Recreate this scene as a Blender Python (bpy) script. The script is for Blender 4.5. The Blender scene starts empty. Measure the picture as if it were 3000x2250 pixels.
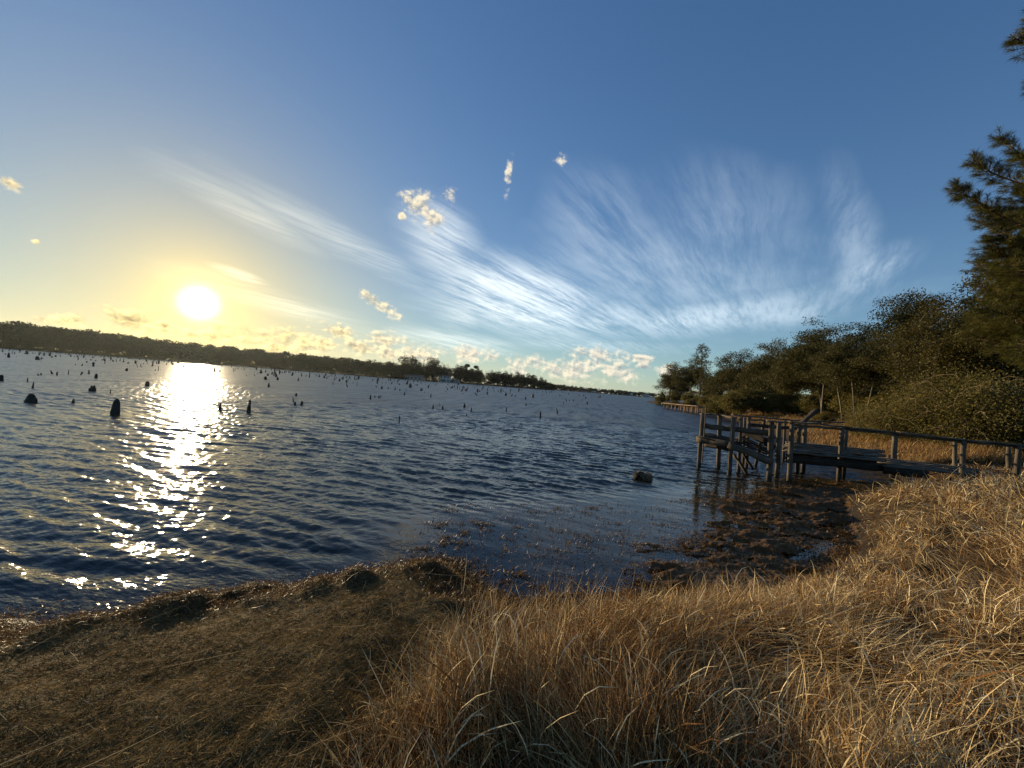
import bpy, math, random
import numpy as np
from mathutils import Vector, Matrix

C = bpy.context.scene
COL = C.collection
rad = math.radians

# ------------------------------------------------------------------ camera
F_PX, CX, CY, CAM_H = 1126.0, 1500.0, 1125.0, 2.2      # focal length in photo pixels, photo centre, eye height over the lake
ROLL = math.atan(0.0793)
PITCH = math.atan(4.4 / F_PX)
FWD = np.array([0, math.cos(PITCH), math.sin(PITCH)])
U0 = np.array([0, -math.sin(PITCH), math.cos(PITCH)])
R0 = np.array([1.0, 0, 0])
RIGHT = R0 * math.cos(ROLL) + U0 * math.sin(ROLL)
UP = -R0 * math.sin(ROLL) + U0 * math.cos(ROLL)
EYE = np.array([0, 0, CAM_H])
cam_data = bpy.data.cameras.new('camera')
cam = bpy.data.objects.new('camera', cam_data)
COL.objects.link(cam)
cam.matrix_world = Matrix(((RIGHT[0], UP[0], -FWD[0], 0), (RIGHT[1], UP[1], -FWD[1], 0),
                           (RIGHT[2], UP[2], -FWD[2], CAM_H), (0, 0, 0, 1)))
cam_data.sensor_width = 36
cam_data.lens = 36 * F_PX / 3000.0
cam_data.clip_start = 0.05
cam_data.clip_end = 6000
C.camera = cam


def ray(px, py):
    d = FWD * F_PX + RIGHT * (px - CX) - UP * (py - CY)
    return d / np.linalg.norm(d)


def at_z(px, py, z=0.0):
    d = ray(px, py)
    return EYE + d * ((z - CAM_H) / d[2])


def at_y(px, py, y):
    d = ray(px, py)
    return EYE + d * (y / d[1])


def azel(px, py):
    d = ray(px, py)
    return math.atan2(d[0], d[1]), math.asin(d[2])


K = 3000 / 2212.0        # positions measured on a 2212 px wide view of the photo

# ------------------------------------------------------------------ sun
SUN = ray(430 * K, 655 * K)
SUN_EL = math.asin(SUN[2])
SUN_AZ = math.atan2(SUN[0], SUN[1])
sl = bpy.data.lights.new('sun', 'SUN')
sl.energy = 5.0
sl.angle = rad(0.5)
sl.color = (1.0, 0.78, 0.48)
sun = bpy.data.objects.new('sun', sl)
COL.objects.link(sun)
sun.rotation_euler = Vector(-SUN).to_track_quat('-Z', 'Y').to_euler()

# ------------------------------------------------------------------ picture settings
C.view_settings.view_transform = 'Standard'
C.view_settings.look = 'None'
C.view_settings.gamma = 1
C.view_settings.exposure = 0.56
C.cycles.use_denoising = True
C.cycles.max_bounces = 6
C.cycles.diffuse_bounces = 3
C.cycles.glossy_bounces = 3
C.cycles.transmission_bounces = 3
C.cycles.transparent_max_bounces = 8
C.cycles.volume_bounces = 0
C.cycles.caustics_reflective = False
C.cycles.caustics_refractive = False

# ------------------------------------------------------------------ world: sky, cirrus, cumulus, glow round the sun
W = bpy.data.worlds.new('World')
C.world = W
W.use_nodes = True
W.cycles.sampling_method = 'MANUAL'
W.cycles.sample_map_resolution = 512


class G:
    """a small helper that writes node trees as expressions"""
    def __init__(self, tree):
        self.t = tree

    def node(self, typ, **kw):
        n = self.t.nodes.new(typ)
        for k, v in kw.items():
            setattr(n, k, v)
        return n

    def put(self, sock, v):
        if isinstance(v, bpy.types.NodeSocket):
            self.t.links.new(v, sock)
        else:
            sock.default_value = v

    def m(self, op, a, b=None, c=None, clamp=False):
        n = self.node('ShaderNodeMath', operation=op, use_clamp=clamp)
        for i, v in enumerate((a, b, c)):
            if v is not None:
                self.put(n.inputs[i], v)
        return n.outputs[0]

    def v(self, op, a, b=None, out=0):
        n = self.node('ShaderNodeVectorMath', operation=op)
        self.put(n.inputs[0], a)
        if b is not None:
            if op == 'SCALE':
                self.put(n.inputs['Scale'], b)
            else:
                self.put(n.inputs[1], b)
        return n.outputs[out]

    def xyz(self, x, y, z=0.0):
        n = self.node('ShaderNodeCombineXYZ')
        for i, v in enumerate((x, y, z)):
            self.put(n.inputs[i], v)
        return n.outputs[0]

    def sep(self, v):
        n = self.node('ShaderNodeSeparateXYZ')
        self.put(n.inputs[0], v)
        return n.outputs

    def noise(self, vec, scale=1.0, detail=4.0, rough=0.55, dist=0.0, lac=2.0, out='Fac', dims='3D'):
        n = self.node('ShaderNodeTexNoise', noise_dimensions=dims)
        self.put(n.inputs['Vector'], vec)
        n.inputs['Scale'].default_value = scale
        n.inputs['Detail'].default_value = detail
        n.inputs['Roughness'].default_value = rough
        n.inputs['Lacunarity'].default_value = lac
        n.inputs['Distortion'].default_value = dist
        return n.outputs[out]

    def ss(self, x, lo, hi, a=0.0, b=1.0, kind='SMOOTHSTEP'):
        n = self.node('ShaderNodeMapRange', interpolation_type=kind)
        self.put(n.inputs[0], x)
        for i, v in ((1, lo), (2, hi), (3, a), (4, b)):
            self.put(n.inputs[i], v)
        return n.outputs[0]

    def mix(self, f, a, b, blend='MIX'):
        n = self.node('ShaderNodeMix', data_type='RGBA', blend_type=blend)
        self.put(n.inputs[0], f)
        self.put(n.inputs[6], a)
        self.put(n.inputs[7], b)
        return n.outputs[2]

    def map(self, vec, loc, rot=0.0, scale=(1, 1, 1)):
        n = self.node('ShaderNodeMapping', vector_type='TEXTURE')
        self.put(n.inputs[0], vec)
        n.inputs[1].default_value = loc
        n.inputs[2].default_value = (0, 0, rot)
        n.inputs[3].default_value = scale
        return n.outputs[0]

    def ramp(self, f, stops, kind='LINEAR'):
        n = self.node('ShaderNodeValToRGB')
        self.put(n.inputs[0], f)
        r = n.color_ramp
        r.interpolation = kind
        while len(r.elements) < len(stops):
            r.elements.new(0.5)
        for e, (p, c) in zip(r.elements, stops):
            e.position = p
            e.color = (*c, 1)
        return n.outputs[0]


def col(r, g, b):
    return (r, g, b, 1.0)


def build_world():
    t = W.node_tree
    t.nodes.clear()
    g = G(t)
    D = g.node('ShaderNodeTexCoord').outputs['Generated']
    x, y, z = g.sep(D)
    zc = g.m('MAXIMUM', z, 0.0)
    sky = g.node('ShaderNodeTexSky', sky_type='NISHITA')
    sky.sun_disc = False
    sky.sun_elevation = SUN_EL
    sky.sun_rotation = SUN_AZ
    sky.altitude = 0
    sky.air_density = 1.0
    sky.dust_density = 0.6
    sky.ozone_density = 3.0
    base = sky.outputs[0]
    az = g.m('ARCTAN2', x, y)
    el = g.m('ARCSINE', z)
    ae = g.xyz(az, el, 0.0)
    cosang = g.v('DOT_PRODUCT', D, tuple(SUN), out=1)
    ang = g.m('ARCCOSINE', g.m('MINIMUM', cosang, 0.999999))

    def blob(px, py, rx, ry, rot=0.0, k=1.0):      # a soft patch of sky, radii in photo pixels
        a, e = azel(px * K, py * K)
        d0 = ray(px * K, py * K)
        foc = F_PX / (d0 @ FWD)                    # pixels per radian here, roughly
        s = K / foc
        m_ = g.map(ae, (a, e, 0), rot + (ROLL if rot else 0.0), (rx * s * (d0 @ FWD), ry * s, 1))
        q = g.v('DOT_PRODUCT', m_, m_, out=1)
        r_ = g.m('EXPONENT', g.m('MULTIPLY', q, -1.0))
        return g.m('MULTIPLY', r_, k) if k != 1.0 else r_

    def total(items, op='MAXIMUM'):
        acc = items[0]
        for i in items[1:]:
            acc = g.m(op, acc, i)
        return acc

    # ---- cirrus, on a high flat layer, streaks running towards azimuth A0
    A0 = math.atan2(1720 - 1106, 830)
    inv = g.m('DIVIDE', 1.0, g.m('ADD', zc, 0.05))
    pu = g.m('MULTIPLY', x, inv)
    pv = g.m('MULTIPLY', y, inv)
    s_ = g.m('ADD', g.m('MULTIPLY', pu, math.sin(A0)), g.m('MULTIPLY', pv, math.cos(A0)))
    t_ = g.m('SUBTRACT', g.m('MULTIPLY', pu, math.cos(A0)), g.m('MULTIPLY', pv, math.sin(A0)))
    warp = g.noise(g.xyz(s_, t_, 3.1), 0.9, 3, 0.5)
    t2 = g.m('ADD', t_, g.m('MULTIPLY', g.m('SUBTRACT', warp, 0.5), 0.22))
    st = g.noise(g.xyz(g.m('MULTIPLY', s_, 0.34), g.m('MULTIPLY', t2, 3.6), 0.0), 1.0, 8, 0.62)
    st2 = g.noise(g.xyz(g.m('MULTIPLY', s_, 2.4), g.m('MULTIPLY', t2, 17.0), 5.0), 1.0, 6, 0.70)
    soft = g.noise(g.xyz(s_, t_, 9.0), 0.75, 4, 0.55)
    mask = total([
        blob(1120, 645, 165, 62, rad(-14), 1.5), blob(1010, 668, 70, 48, rad(40), 0.6), blob(1060, 600, 80, 40, rad(-25), .8),
        blob(1280, 690, 150, 40, rad(-2), 0.7), blob(1480, 690, 330, 34, rad(3), 0.62), blob(1700, 678, 150, 30, rad(4), .5), blob(1420, 590, 330, 110, rad(-18), 0.32),
        blob(1300, 480, 190, 110, rad(-35), 0.34), blob(960, 520, 95, 60, rad(-42), 0.75), blob(800, 555, 270, 30, rad(-22), 0.38),
        blob(560, 470, 200, 30, rad(-22), 0.24), blob(620, 660, 230, 26, rad(-14), 0.42), blob(520, 595, 60, 10, rad(-14), 0.62),
        blob(980, 738, 140, 26, rad(-4), 0.62), blob(1840, 500, 70, 170, rad(12), 0.30), blob(1880, 590, 110, 40, rad(25), 0.5),
        blob(1560, 450, 300, 130, rad(-30), 0.24), blob(1250, 745, 220, 16, rad(-4), 0.5),
    ])
    c1 = g.m('ADD', g.m('MULTIPLY', st, 0.55), g.m('MULTIPLY', st2, 0.45))
    c1 = g.ss(c1, 0.36, 0.62)
    c1 = g.m('ADD', g.m('MULTIPLY', c1, 0.78), g.m('MULTIPLY', g.ss(soft, 0.35, 0.7), 0.22))
    cir = g.m('MULTIPLY', g.ss(g.m('ADD', mask, g.m('MULTIPLY', g.m('SUBTRACT', soft, 0.5), 0.35)), 0.08, 1.0, kind='LINEAR'), c1)
    cir = g.m('MULTIPLY', cir, 1.25, clamp=True)

    # ---- cumulus low over the far shore and a few scraps higher up
    CU = [(150, 692, 34, 10), (285, 697, 62, 17), (352, 706, 30, 9), (300, 716, 45, 6), (465, 702, 26, 15), (545, 735, 44, 15), (500, 728, 30, 10), (430, 722, 45, 8),
          (648, 738, 50, 21), (735, 718, 34, 11), (700, 742, 26, 11), (832, 737, 42, 15), (905, 764, 44, 17), (845, 764, 32, 10), (1015, 763, 44, 12),
          (1060, 772, 16, 7), (1140, 786, 42, 13), (1230, 800, 66, 15), (1290, 766, 55, 11), (1275, 785, 40, 11), (1390, 775, 28, 7), (1352, 808, 34, 11), (1320, 796, 34, 10),
          (1390, 791, 14, 6), (1445, 800, 26, 9), (905, 445, 36, 17, -38), (938, 472, 26, 14, -38), (971, 421, 15, 10, 45), (1099, 372, 9, 22, -8), (868, 467, 8, 6), (16, 396, 26, 7, -18),
          (825, 662, 36, 9, -34), (1210, 346, 14, 8), (90, 690, 20, 5), (80, 523, 10, 4), (1120, 800, 26, 8), (600, 752, 50, 8), (780, 752, 50, 10)]
    cum = total([blob(b[0], b[1], b[2] * 1.4, b[3] * 1.8, rad(b[4]) if len(b) > 4 else 0.0) for b in CU])
    ae3 = g.xyz(az, g.m('MULTIPLY', el, 1.35), 0.0)
    n1 = g.m('ADD', g.m('MULTIPLY', g.noise(ae3, 22.0, 4, 0.5, 0.2), 0.55), g.m('MULTIPLY', g.noise(ae3, 62.0, 8, 0.68, 0.5), 0.45))
    ae4 = g.v('ADD', ae3, (-0.006, 0.010, 0.0))
    n2 = g.m('ADD', g.m('MULTIPLY', g.noise(ae4, 22.0, 4, 0.5, 0.2), 0.55), g.m('MULTIPLY', g.noise(ae4, 62.0, 8, 0.68, 0.5), 0.45))
    dens = g.m('ADD', g.m('MULTIPLY', cum, 0.95), g.m('MULTIPLY', g.m('SUBTRACT', n1, 0.5), 3.0))
    ca = g.m('MULTIPLY', g.ss(dens, 0.30, 1.05), g.ss(cum, 0.04, 0.35))
    lit = g.m('ADD', 0.62, g.m('MULTIPLY', g.m('SUBTRACT', n1, n2), 5.5), clamp=True)
    core = g.ss(dens, 0.70, 1.35)
    lit = g.m('SUBTRACT', lit, g.m('MULTIPLY', core, 0.42), clamp=True)

    # ---- colours
    near = g.m('EXPONENT', g.m('MULTIPLY', ang, -2.4))           # 1 at the sun, falling off across the sky
    skyc = g.v('MULTIPLY', base, SKY_TINT)
    lum = g.v('DOT_PRODUCT', skyc, (0.3 * SKY_STRENGTH, 0.5 * SKY_STRENGTH, 0.2 * SKY_STRENGTH), out=1)
    skyc = g.v('SCALE', skyc, g.m('DIVIDE', 1.0, g.m('ADD', 1.0, g.m('MULTIPLY', lum, SKY_COMP))))   # hazy air scatters less than the clear-air model next to the sun
    skyc = g.v('ADD', skyc, g.v('SCALE', HORIZON, g.m('EXPONENT', g.m('MULTIPLY', g.m('MAXIMUM', el, 0.0), -1 / 0.16))))
    low = g.ss(el, 0.0, 0.55, 1.0, 0.0)
    cir_col = g.mix(near, col(*CIR_FAR), col(*CIR_NEAR))
    cu_lit = g.mix(g.ss(near, 0.12, 0.75), col(*CU_LIT_FAR), col(*CU_LIT_NEAR))
    cu_dark = g.mix(g.ss(near, 0.12, 0.75), col(*CU_DARK_FAR), col(*CU_DARK_NEAR))
    cu_col = g.mix(lit, cu_dark, cu_lit)
    skyc = g.mix(g.m('EXPONENT', g.m('MULTIPLY', ang, -1 / 0.17)), skyc, g.v('MULTIPLY', skyc, (1.06, 0.90, 0.52)))   # the air lets little blue through near the low sun
    c = g.v('ADD', skyc, g.v('SCALE', AUR2, g.m('EXPONENT', g.m('MULTIPLY', ang, -1 / 0.42))))
    c = g.v('ADD', c, g.v('SCALE', AUR1, g.m('EXPONENT', g.m('MULTIPLY', ang, -1 / 0.115))))
    c = g.mix(cir, c, g.mix(0.5, cir_col, g.v('ADD', c, cir_col)))
    c = g.mix(g.m('MULTIPLY', ca, 0.93), c, cu_col)
    q = g.m('DIVIDE', ang, 0.0205)
    disc = g.m('EXPONENT', g.m('MULTIPLY', g.m('POWER', q, 2.0), -1.0))
    halo = g.m('EXPONENT', g.m('MULTIPLY', ang, -1 / 0.036))
    thin = g.m('SUBTRACT', 1.0, g.m('MULTIPLY', g.m('MULTIPLY', ca, core), 0.55))
    c = g.v('ADD', c, g.v('SCALE', AUR0, g.m('MULTIPLY', halo, thin)))
    c = g.v('ADD', c, g.v('SCALE', DISC, g.m('MULTIPLY', disc, thin)))
    bg = g.node('ShaderNodeBackground')
    g.put(bg.inputs[0], c)
    bg.inputs[1].default_value = SKY_STRENGTH
    out = g.node('ShaderNodeOutputWorld')
    t.links.new(bg.outputs[0], out.inputs[0])


SKY_STRENGTH = 0.10
def sk(r, g_, b): return (r / SKY_STRENGTH, g_ / SKY_STRENGTH, b / SKY_STRENGTH)
SKY_TINT = (1.46, 1.66, 1.92)
SKY_COMP = 2.4
HORIZON = sk(0.15, 0.205, 0.20)
CIR_FAR, CIR_NEAR = sk(0.50, 0.56, 0.60), sk(0.95, 0.82, 0.50)
CU_LIT_FAR, CU_LIT_NEAR = sk(0.82, 0.72, 0.54), sk(1.15, 0.88, 0.38)
CU_DARK_FAR, CU_DARK_NEAR = sk(0.24, 0.27, 0.29), sk(0.22, 0.155, 0.07)
AUR2, AUR1, AUR0, DISC = sk(0.018, 0.022, 0.020), sk(0.33, 0.18, 0.01), sk(0.95, 0.66, 0.20), sk(4, 3.6, 2.9)
build_world()

# ------------------------------------------------------------------ helpers
RNG = np.random.default_rng(7)


def hash2(ix, iy, seed):
    h = (ix.astype(np.int64) * 374761393 + iy.astype(np.int64) * 668265263 + seed * 2246822519) & 0xffffffff
    h = ((h ^ (h >> 13)) * 1274126177) & 0xffffffff
    return ((h ^ (h >> 16)) & 0xffff) / 65535.0


def vnoise(x, y, seed=0):
    x = np.asarray(x, float); y = np.asarray(y, float)
    ix = np.floor(x); iy = np.floor(y)
    fx = x - ix; fy = y - iy
    fx = fx * fx * (3 - 2 * fx); fy = fy * fy * (3 - 2 * fy)
    a = hash2(ix, iy, seed); b = hash2(ix + 1, iy, seed); c = hash2(ix, iy + 1, seed); d = hash2(ix + 1, iy + 1, seed)
    return (a * (1 - fx) + b * fx) * (1 - fy) + (c * (1 - fx) + d * fx) * fy


def fbm(x, y, seed=0, octv=4):
    s = 0; a = 0.5
    for i in range(octv):
        s = s + a * vnoise(x * 2 ** i, y * 2 ** i, seed + i)
        a *= 0.5
    return s


def sstep(x, a, b):
    t = np.clip((np.asarray(x, float) - a) / (b - a), 0, 1)
    return t * t * (3 - 2 * t)


def mesh_np(name, v, faces, k, mat=None, attrs=None, smooth=False, matidx=None):
    """mesh from numpy arrays; faces is (n, k)"""
    me = bpy.data.meshes.new(name)
    v = np.ascontiguousarray(v, dtype=np.float32); faces = np.ascontiguousarray(faces, dtype=np.int32)
    me.vertices.add(len(v)); me.vertices.foreach_set('co', v.ravel())
    n = len(faces)
    me.loops.add(n * k); me.loops.foreach_set('vertex_index', faces.ravel())
    me.polygons.add(n)
    me.polygons.foreach_set('loop_start', np.arange(0, n * k, k, dtype=np.int32))
    me.polygons.foreach_set('loop_total', np.full(n, k, dtype=np.int32))
    if smooth:
        me.polygons.foreach_set('use_smooth', np.ones(n, dtype=bool))
    me.update(calc_edges=True)
    for an, arr in (attrs or {}).items():
        arr = np.asarray(arr, dtype=np.float32)
        if arr.ndim == 1:
            a = me.attributes.new(an, 'FLOAT', 'POINT'); a.data.foreach_set('value', arr)
        else:
            a = me.attributes.new(an, 'FLOAT_VECTOR', 'POINT'); a.data.foreach_set('vector', arr.ravel())
    if mat is not None:
        me.materials.append(mat)
    return me


def link(name, me, parent=None, loc=None, rotz=0.0, scale=None):
    o = bpy.data.objects.new(name, me)
    COL.objects.link(o)
    if parent is not None:
        o.parent = parent
    if loc is not None:
        o.location = loc
    o.rotation_euler = (0, 0, rotz)
    if scale is not None:
        o.scale = scale if hasattr(scale, '__len__') else (scale,) * 3
    return o


def tag(o, label=None, cat=None, group=None, kind=None):
    if label: o['label'] = label
    if cat: o['category'] = cat
    if group: o['group'] = group
    if kind: o['kind'] = kind
    return o


def empty(name, loc, label, cat, group=None, rotz=0.0, scale=1.0):
    o = bpy.data.objects.new(name, None)
    COL.objects.link(o)
    o.location = loc; o.rotation_euler = (0, 0, rotz); o.scale = (scale,) * 3
    o.empty_display_size = 0.2
    return tag(o, label, cat, group)


def dup(root, loc, rotz=0.0, scale=1.0, label=None, group=None):
    r = root.copy(); COL.objects.link(r)
    r.location = loc; r.rotation_euler = (0, 0, rotz); r.scale = (scale,) * 3 if not hasattr(scale, '__len__') else scale
    if label: r['label'] = label
    if group: r['group'] = group
    for ch in root.children:
        c = ch.copy(); COL.objects.link(c); c.parent = r
        for gch in ch.children:
            d = gch.copy(); COL.objects.link(d); d.parent = c
    return r


def material(name):
    m = bpy.data.materials.new(name); m.use_nodes = True
    m.node_tree.nodes.clear()
    g = G(m.node_tree)
    out = g.node('ShaderNodeOutputMaterial')
    return m, g, out


def principled(g, out, base, rough=0.8, spec=0.3, normal=None):
    p = g.node('ShaderNodeBsdfPrincipled')
    g.put(p.inputs['Base Color'], base)
    g.put(p.inputs['Roughness'], rough)
    g.put(p.inputs['Specular IOR Level'], spec)
    if normal is not None:
        g.put(p.inputs['Normal'], normal)
    g.t.links.new(p.outputs[0], out.inputs[0])
    return p


def attr(g, name, out='Fac'):
    n = g.node('ShaderNodeAttribute'); n.attribute_name = name
    return n.outputs[out]


def bump(g, h, strength=0.5, dist=0.05, normal=None):
    n = g.node('ShaderNodeBump')
    n.inputs['Strength'].default_value = strength; n.inputs['Distance'].default_value = dist
    g.put(n.inputs['Height'], h)
    if normal is not None:
        g.put(n.inputs['Normal'], normal)
    return n.outputs[0]


# ------------------------------------------------------------------ the lake outline
def shore_pts(pts, z=0.0, k=1.0):
    return [tuple(at_z(x * k, y * k, z)[:2]) for x, y in pts]


NEAR = shore_pts([(-700, 1395), (-250, 1385), (-60, 1350), (0, 1338), (50, 1336), (95, 1358), (200, 1342), (330, 1317), (450, 1299), (570, 1279), (700, 1259), (800, 1238),
                  (900, 1222), (960, 1226), (995, 1262), (1030, 1292), (1080, 1312), (1150, 1325), (1300, 1318), (1400, 1300), (1500, 1280)], 0, K)
RIGHT_SHORE = [(2.4, 4.35), (3.9, 4.95), (5.6, 6.1), (6.9, 7.8), (8.6, 9.8), (11.2, 10.6), (13.0, 11.7), (14.2, 13.6), (14.8, 16.6), (15.2, 18.6), (17.6, 23), (25.6, 41), (36, 72), (44, 100), (49, 141)]
FAR_SHORE = [(58, 150), (90, 200), (190, 420), (330, 860), (250, 900), (110, 880), (70, 700), (62, 560)] + \
    [tuple(at_y(px, 1000, y)[:2]) for px, y in ((1640, 495), (1560, 470), (1480, 440), (1380, 405), (1300, 378), (1200, 352), (1100, 338), (950, 345), (800, 350), (600, 350), (400, 322), (200, 290), (0, 258), (-300, 225), (-800, 170))]
LAKE = np.array(NEAR + RIGHT_SHORE + FAR_SHORE + [(-420, 60), (-300, -40), (-60, -12)])


def shore_dist(x, y):
    """metres to the water's edge, positive on land"""
    x = np.asarray(x, float).ravel(); y = np.asarray(y, float).ravel()
    A = LAKE; B = np.roll(LAKE, -1, axis=0)
    best = np.full(len(x), 1e18); inside = np.zeros(len(x), bool)
    for (ax, ay), (bx, by) in zip(A, B):
        dx, dy = bx - ax, by - ay
        t = np.clip(((x - ax) * dx + (y - ay) * dy) / (dx * dx + dy * dy), 0, 1)
        d = (x - ax - t * dx) ** 2 + (y - ay - t * dy) ** 2
        best = np.minimum(best, d)
        c = (ay > y) != (by > y)
        with np.errstate(divide='ignore', invalid='ignore'):
            inside ^= c & (x < ax + (y - ay) * dx / (dy if dy else 1e-12))
    d = np.sqrt(best)
    return np.where(inside, -d, d)


# edge between trampled beach (left) and tall dry grass (right), measured on the photo
GEDGE = np.array([at_z(px * K, py * K, z)[:2] for px, py, z in ((1015, 1272, .1), (965, 1350, .3), (890, 1440, .4), (800, 1530, .5), (735, 1600, .55), (690, 1659, .55), (560, 1900, .6))])


def grass_side(x, y):
    """metres right of the edge of the tall grass, negative over the bare beach"""
    x = np.asarray(x, float).ravel(); y = np.asarray(y, float).ravel()
    ys = GEDGE[::-1, 1]; xs = GEDGE[::-1, 0]
    return x - np.interp(y, ys, xs) - 0.25 * (fbm(x * 2.2, y * 2.2, 31, 3) - 0.45)


def ground_z(x, y, s=None):
    x = np.asarray(x, float).ravel(); y = np.asarray(y, float).ravel()
    if s is None:
        s = shore_dist(x, y)
    r = np.hypot(x, y)
    gs = grass_side(x, y)
    grass = sstep(gs, -0.1, 0.5) * (y < 60)
    amp = 0.66 + 0.16 * sstep(x, 3, 10)
    land = amp * (1 - np.exp(-np.maximum(s, 0) / (1.9 - 0.9 * sstep(x, 2, 9))))
    land = land + 0.035 * np.clip(s - 5, 0, 40) * (y < 150)
    near = np.exp(-(r / 14.0) ** 2)
    land = land + grass * sstep(s, 0.0, 0.7) * near * (0.42 * (fbm(x * 0.95, y * 0.95, 5, 3) - 0.46) + 0.30 * (fbm(x * 2.3, y * 2.3, 6, 2) - 0.38))
    land = land - grass * 0.22 * (1 - sstep(r, 1.5, 2.4))
    beach = (1 - grass) * sstep(s, -0.1, 0.1) * near
    wrack = np.exp(-((s - 0.28) / 0.30) ** 2) * beach * (0.02 + 0.13 * sstep(fbm(x * 2.6, y * 2.6, 8, 3), 0.36, 0.6))
    land = land + wrack + beach * 0.05 * (fbm(x * 4, y * 4, 9, 4) - 0.45) + beach * 0.018 * (fbm(x * 17, y * 17, 19, 3) - 0.45)
    slope = 0.20 + 0.25 * sstep(x, 0, 6)
    bed = -np.minimum(slope * np.maximum(-s, 0), 2.5)
    h = np.where(s > 0, land, bed)
    return h + np.where(s > 0, 0.004, -0.004) * 1.0 + 0.03 * (fbm(x * .7, y * .7, 3, 3) - .45) * sstep(s, 0.4, 2)


# ------------------------------------------------------------------ materials for the land
def mat_ground():
    m, g, out = material('earth_and_dead_plants')
    P = g.node('ShaderNodeTexCoord').outputs['Object']
    gr = attr(g, 'grass'); wet = attr(g, 'wet'); far = attr(g, 'far')
    n1 = g.noise(P, 1.3, 6, 0.6)
    n2 = g.noise(P, 14.0, 6, 0.65)
    x, y, z = g.sep(P)
    fib = g.noise(g.xyz(g.m('ADD', g.m('MULTIPLY', x, 9.0), g.m('MULTIPLY', y, -4.0)), g.m('ADD', g.m('MULTIPLY', y, 60.0), g.m('MULTIPLY', x, 22.0)), z), 1.0, 5, 0.7, 0.6)
    beach = g.ramp(g.m('ADD', g.m('MULTIPLY', fib, 0.6), g.m('MULTIPLY', n2, 0.45)), [(0.28, (0.03, 0.020, 0.009)), (0.5, (0.11, 0.076, 0.033)), (0.72, (0.24, 0.170, 0.075))])
    dry = g.ramp(n2, [(0.3, (0.022, 0.013, 0.006)), (0.6, (0.07, 0.042, 0.017)), (0.8, (0.16, 0.10, 0.045))])
    forest = g.ramp(n1, [(0.3, (0.030, 0.024, 0.013)), (0.7, (0.085, 0.058, 0.028))])
    c = g.mix(gr, beach, dry)
    c = g.mix(far, c, forest)
    c = g.mix(wet, c, col(0.020, 0.015, 0.009))
    h = g.m('ADD', g.m('MULTIPLY', fib, 0.6), g.m('MULTIPLY', n2, 0.7))
    principled(g, out, c, g.ss(wet, 0, 1, 0.95, 0.6), 0.12, bump(g, h, 0.9, 0.03))
    return m


def build_ground():
    na = 760
    # rings spaced so that each is about as tall as a pixel of the picture near by and wider farther off
    r = np.concatenate([np.linspace(0.3, 1.2, 6)[:-1], np.geomspace(1.2, 30, 330)[:-1], np.geomspace(30, 3000, 120)])
    a_front = np.linspace(rad(-62), rad(64), 660)
    a_back = np.linspace(rad(64), rad(298), 102)[1:-1]
    a = np.concatenate([a_front, a_back])
    na = len(a); nr = len(r)
    Rg, Ag = np.meshgrid(r, a, indexing='ij')
    x = (Rg * np.sin(Ag)).ravel(); y = (Rg * np.cos(Ag)).ravel()
    x = np.append(x, 0.0); y = np.append(y, 0.0)
    s = shore_dist(x, y)
    z = ground_z(x, y, s)
    gs = grass_side(x, y)
    rr = np.hypot(x, y)
    grass = sstep(gs, -0.15, 0.4)
    far = np.where(y > 150, 1.0, sstep(s, 9, 14) * sstep(rr, 12, 20))
    wet = np.clip(1 - sstep(s, -0.05, 0.55) * 1.0, 0, 1)
    i = np.arange(nr - 1)[:, None] * na; j = np.arange(na)[None, :]; j2 = (j + 1) % na
    q = np.stack([i + j, i + j2, i + na + j2, i + na + j], axis=-1).reshape(-1, 4)
    v = np.stack([x, y, z], 1)
    cap = np.array([[len(v) - 1, k_, (k_ + 1) % na, (k_ + 2) % na] for k_ in range(0, na - 1, 2)])
    q = np.concatenate([q, cap[:, ::-1]])
    me = mesh_np('ground', v, q, 4, mat_ground(), {'grass': grass, 'far': far, 'wet': wet}, True)
    tag(link('ground', me), kind='structure')


# ------------------------------------------------------------------ water
BAY = np.array([at_z(px * K, py * K)[:2] for px, py in ((890, 1225), (905, 1130), (1120, 1100), (1330, 1092), (1480, 1060), (1800, 1040), (1850, 1180), (1500, 1290), (1150, 1330), (1000, 1270))])


def poly_dist(x, y, P):
    best = np.full(len(x), 1e18); ins = np.zeros(len(x), bool)
    for (ax, ay), (bx, by) in zip(P, np.roll(P, -1, axis=0)):
        dx, dy = bx - ax, by - ay
        t = np.clip(((x - ax) * dx + (y - ay) * dy) / (dx * dx + dy * dy), 0, 1)
        best = np.minimum(best, (x - ax - t * dx) ** 2 + (y - ay - t * dy) ** 2)
        ins ^= ((ay > y) != (by > y)) & (x < ax + (y - ay) * dx / (dy if dy else 1e-12))
    d = np.sqrt(best)
    return np.where(ins, -d, d)


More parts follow.
